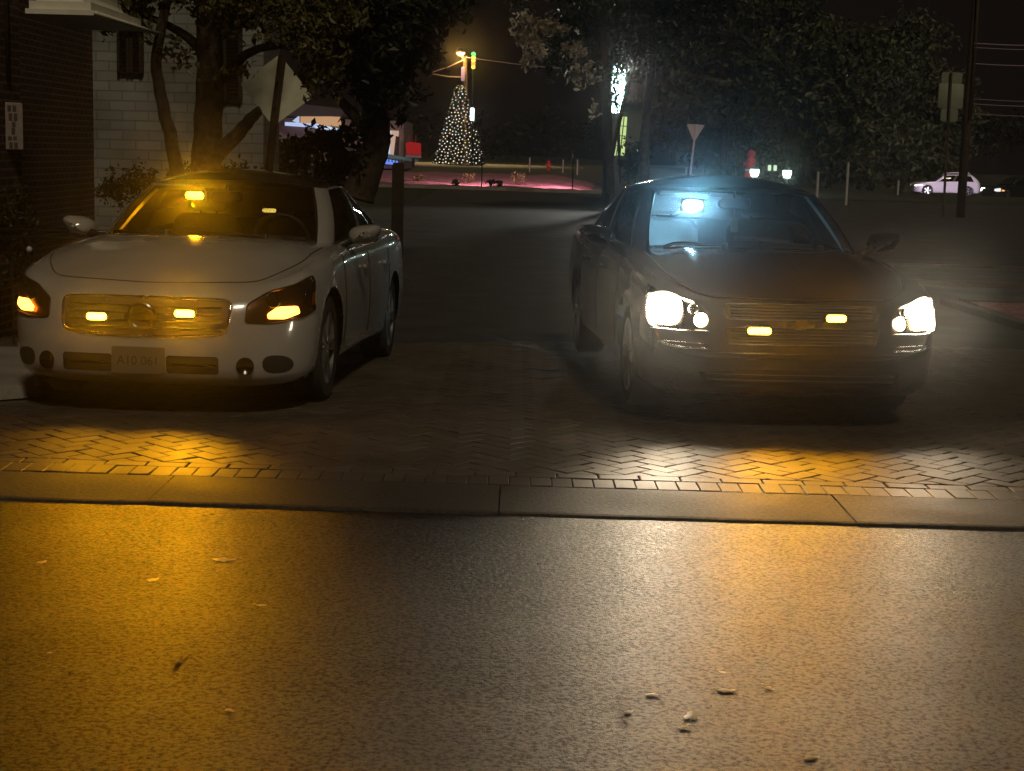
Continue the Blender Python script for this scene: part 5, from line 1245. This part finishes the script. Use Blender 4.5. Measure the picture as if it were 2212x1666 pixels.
# marker posts
GM = 'pale marker posts across the lot'
for px, y0, y1, Y, lb in ((1143, 341, 366, 104, 'pale marker post left of the red hydrant'), (1215, 345, 370, 104, 'dull marker post just right of the red hydrant'), (1246, 345, 371, 100, 'wider dull marker post, second to the right of the red hydrant'), (1481, 361, 377, 72, 'short pale marker post at the foot of the yield sign'), (1765, 371, 390, 62, 'pale marker post above the right end of the black sedan roof'), (1829, 351, 385, 60, 'taller pale marker post right of the black sedan roof'), (1939, 389, 398, 80, 'tiny pale marker post left of the silver wagon')):
    post('marker_post', px, y0, y1+26, Y, .10, M_pale, lb, 'post', lean=0, square=False, group=GM)
# empty sign frame
Y = 70; ef = thing('empty_frame', 'empty rectangular metal frame standing between yield sign and red figure', 'frame', (at(1578, 395, Y).x, Y, tz(10, Y)))
b = MB(); b.tube([rel(ef, pp(1563, 398, Y)), rel(ef, pp(1567, 325, Y)), rel(ef, pp(1593, 326, Y)), rel(ef, pp(1588, 398, Y))], .045, 6); b.build('frame_tube', M_wood, ef)
# red figure and glowing lanterns
Y = 78; k = Y/FPX; rf = thing('red_figure', 'red standing yard figure with a white band beside a glowing lantern', 'yard figure', (at(1620, 388, Y).x, Y, tz(12, Y)+.05))
M_redf = mat('red_figure_plastic', (.70, .05, .045), rough=.5)
zf = at(1620, 323, Y).z-rf.location.z
MB().lathe([(0, 0), (.26, 0), (.34, .15*zf), (.36, .3*zf), (.25, .48*zf), (.20, .62*zf), (.25, .68*zf), (.23, .76*zf), (.12, .80*zf), (.20, .86*zf), (.20, .92*zf), (.10, .98*zf), (0, zf)], n=18).build('body', M_redf, rf, smooth=True)
MB().lathe([(.27, .47*zf), (.28, .50*zf), (.255, .52*zf)], n=18).build('white_band', M_pale, rf, smooth=True)
b = MB(); b.tube([(-.2, -.1, .68*zf), (-.42, -.2, .60*zf), (-.40, -.3, .66*zf)], .06, 8); b.build('arm', M_redf, rf, smooth=True)
M_lant = glow('green_white_lantern', (.72, 1.0, .86), 7)
GL_ = 'glowing green-white lanterns'
for px, py, Y, lb in ((1630, 373.5, 76, 'glowing lantern at the foot of the red yard figure'), (1700, 376, 76, 'glowing lantern right of the small lit sign board')):
    c = at(px, py, Y); z0 = tz(c.x, Y); o = thing('lantern', lb, 'lantern', (c.x, Y, z0), group=GL_); h = c.z-z0
    MB().tube([(0, 0, 0), (0, 0, h-.18)], .05, 8).build('post', M_iron, o, smooth=True)
    MB().lathe([(0, h-.20), (.15, h-.19), (.22, h), (.21, h+.17), (0, h+.20)], n=14).build('globe', M_lant, o, smooth=True)
    MB().lathe([(.26, h+.17), (.15, h+.27), (0, h+.34)], n=14).build('cap', mat('lantern_cap', (.04, .05, .08), rough=.5), o)
    point('lantern_light', (c.x, Y-.4, c.z), 22, (.7, 1, .85), .2)
Y = 77; c = at(1668, 363, Y); z0 = tz(c.x, Y); o = thing('small_lit_board', 'small board with two lit squares on a short post between the lanterns', 'sign', (c.x, Y, z0)); h = c.z-z0
MB().tube([(0, 0, 0), (0, 0, h-.1)], .05, 6).build('post', M_wood, o); b = MB(); b.rbox((0, 0, h), .52, .08, .34, .05); b.tube([(.1, 0, h-.16), (.8, 0, h-.2)], .04, 6); b.build('board', M_trim, o, auto=40)
for sx in (-.14, .14): b = MB(); b.rbox((sx, -.05, h), .17, .02, .28, .04); b.build('lit_square', glow('pale_green_light', (.75, 1.0, .66), .9), o, auto=40)

# ---------------------------------------------------------------- vehicles far right
M_silver = mat('silver_wagon_paint', (.75, .68, .77), rough=.35, coat=.6)
WAGON = dict(DARK); WAGON.update(L=4.6, yw1=.9, yw2=3.65, rw=.33, doors=[(1.35, 2.45), (2.45, 3.4)], deck=4.2,
    zt=curve([0, .10, .35, .66, 1.0, 1.5, 2.6, 3.9, 4.6], [.72, .74, .80, .85, .89, .93, .95, .97, .95]), wf=curve([0, .45, 1.0, 2.4, 3.8, 4.2, 4.6], [.86, .87, .89, .885, .89, .885, .86]),
    cab=lambda x, y: 1.33 < y < 4.3 and x < .64,
    green=dict(cy=2.7, bulge=.02, ry0=2.4, ry1=3.8, rz=1.47, bp=.42,
        ws=([(0, 1.15, .935), (.34, 1.19, .932), (.60, 1.31, .93), (.695, 1.42, .925)], [(0, 1.95, 1.38), (.30, 1.96, 1.377), (.48, 2.0, 1.365), (.56, 2.05, 1.352)]),
        ap=([(.695, 1.42, .925), (.735, 1.50, .93), (.765, 1.60, .935)], [(.56, 2.05, 1.352), (.592, 2.1, 1.348), (.615, 2.2, 1.35)]),
        sd=([(.765, 1.60, .935), (.79, 2.4, .95), (.79, 3.2, .96), (.775, 4.1, .97)], [(.615, 2.2, 1.35), (.622, 2.7, 1.37), (.61, 3.3, 1.37), (.59, 3.9, 1.34)]),
        cpil=([(.775, 4.1, .97), (.74, 4.32, .97), (.66, 4.42, .965)], [(.59, 3.9, 1.34), (.55, 4.0, 1.34), (.51, 4.04, 1.35)]),
        rw=([(.66, 4.42, .965), (.35, 4.48, .97), (0, 4.5, .97)], [(.51, 4.04, 1.35), (.28, 4.02, 1.37), (0, 4.01, 1.375)])))
Y = 105; c = at(1968, 404, Y)
wg = thing('station_wagon', 'silver wagon with a roof rack and lit headlight driving left on the far road', 'car', (c.x, Y, -.58), R(-90))
Sg = car_shell(WAGON, wg, base_mats(M_silver))
for yw in (.9, 3.65):
    for sg in (-1, 1): wheel(wg, sg*.76, yw, .33, sg, 5)
for sg in (-1, 1):
    n = Vector((sg*.6, -.8, .1)); o_ = [(.82,.30,.70),(.70,.16,.70),(.55,.09,.68),(.55,.07,.60),(.72,.16,.58),(.84,.33,.60),(.875,.55,.64),(.875,.55,.70)]
    f = (lambda q: [Vector(v) for v in q]) if sg > 0 else mir
    hl = patch(Sg['bvh'], f(o_), n, .006, .01, 'headlight', glow('wagon_headlight', (1, .95, .85), 2.5), wg)
    MB().tube([(sg*.60, 2.3, 1.44), (sg*.60, 2.4, 1.54), (sg*.60, 3.7, 1.54), (sg*.60, 3.8, 1.44)], .022, 6).build('roof_rack', M_silver, wg, smooth=True)
b = MB()
for yy in (2.6, 3.5): b.tube([(-.60, yy, 1.55), (.60, yy, 1.55)], .02, 6)
b.build('roof_rack', M_silver, wg)
c2 = at(2117, 404, 96)
hb = thing('dark_car', 'dark car with one glaring white headlight close behind the silver wagon', 'car', (c2.x+.55, 96.3, -.62), R(-64))
DK2 = dict(WAGON); S2 = car_shell(DK2, hb, base_mats(M_black))
for yw in (.9, 3.65):
    for sg in (-1, 1): wheel(hb, sg*.76, yw, .33, sg, 5)
for sg in (-1, 1):
    f = (lambda q: [Vector(v) for v in q]) if sg > 0 else mir; n = Vector((sg*.6, -.8, .1))
    o_ = [(.84,.33,.76),(.70,.16,.77),(.55,.09,.74),(.53,.07,.60),(.70,.14,.55),(.84,.33,.56)]
    patch(S2['bvh'], f(o_), n, .01, .01, 'headlight', glow('glaring_headlight', (1, .97, .92), 14 if sg < 0 else 1.0), hb)
    o_ = [(.86,.40,.68),(.875,.60,.66),(.875,.60,.58),(.86,.40,.58)]
    patch(S2['bvh'], f(o_), Vector((sg, -.2, 0)), .008, .01, 'turn_signal', glow('dark_car_turn_signal', (1, .42, .1), 1.6), hb)
spot('dark_car_beam', hb.location+Vector((-.95, .1, .75)), wg.location+Vector((1.2, 0, .7)), 1500, (.95, .80, 1.0), 110, .8, .15)

# ---------------------------------------------------------------- added haze volume standing in for lens glare
hz = MB(); hz.box(-200, -9, -2.0, 200, 440, 14)
hzo = hz.build('haze', None)
hm = bpy.data.materials.new('glare_haze'); hm.use_nodes = True; nt = hm.node_tree
for n in list(nt.nodes): nt.nodes.remove(n)
o = nt.nodes.new('ShaderNodeOutputMaterial'); v = nt.nodes.new('ShaderNodeVolumePrincipled')
v.inputs['Color'].default_value = (.86, .86, .86, 1); v.inputs['Density'].default_value = HAZE; v.inputs['Anisotropy'].default_value = .984
nt.links.new(v.outputs[0], o.inputs['Volume']); hzo.data.materials.append(hm); hzo['kind'] = 'stuff'
try: hm.cycles.volume_sampling = 'EQUIANGULAR'
except Exception: pass
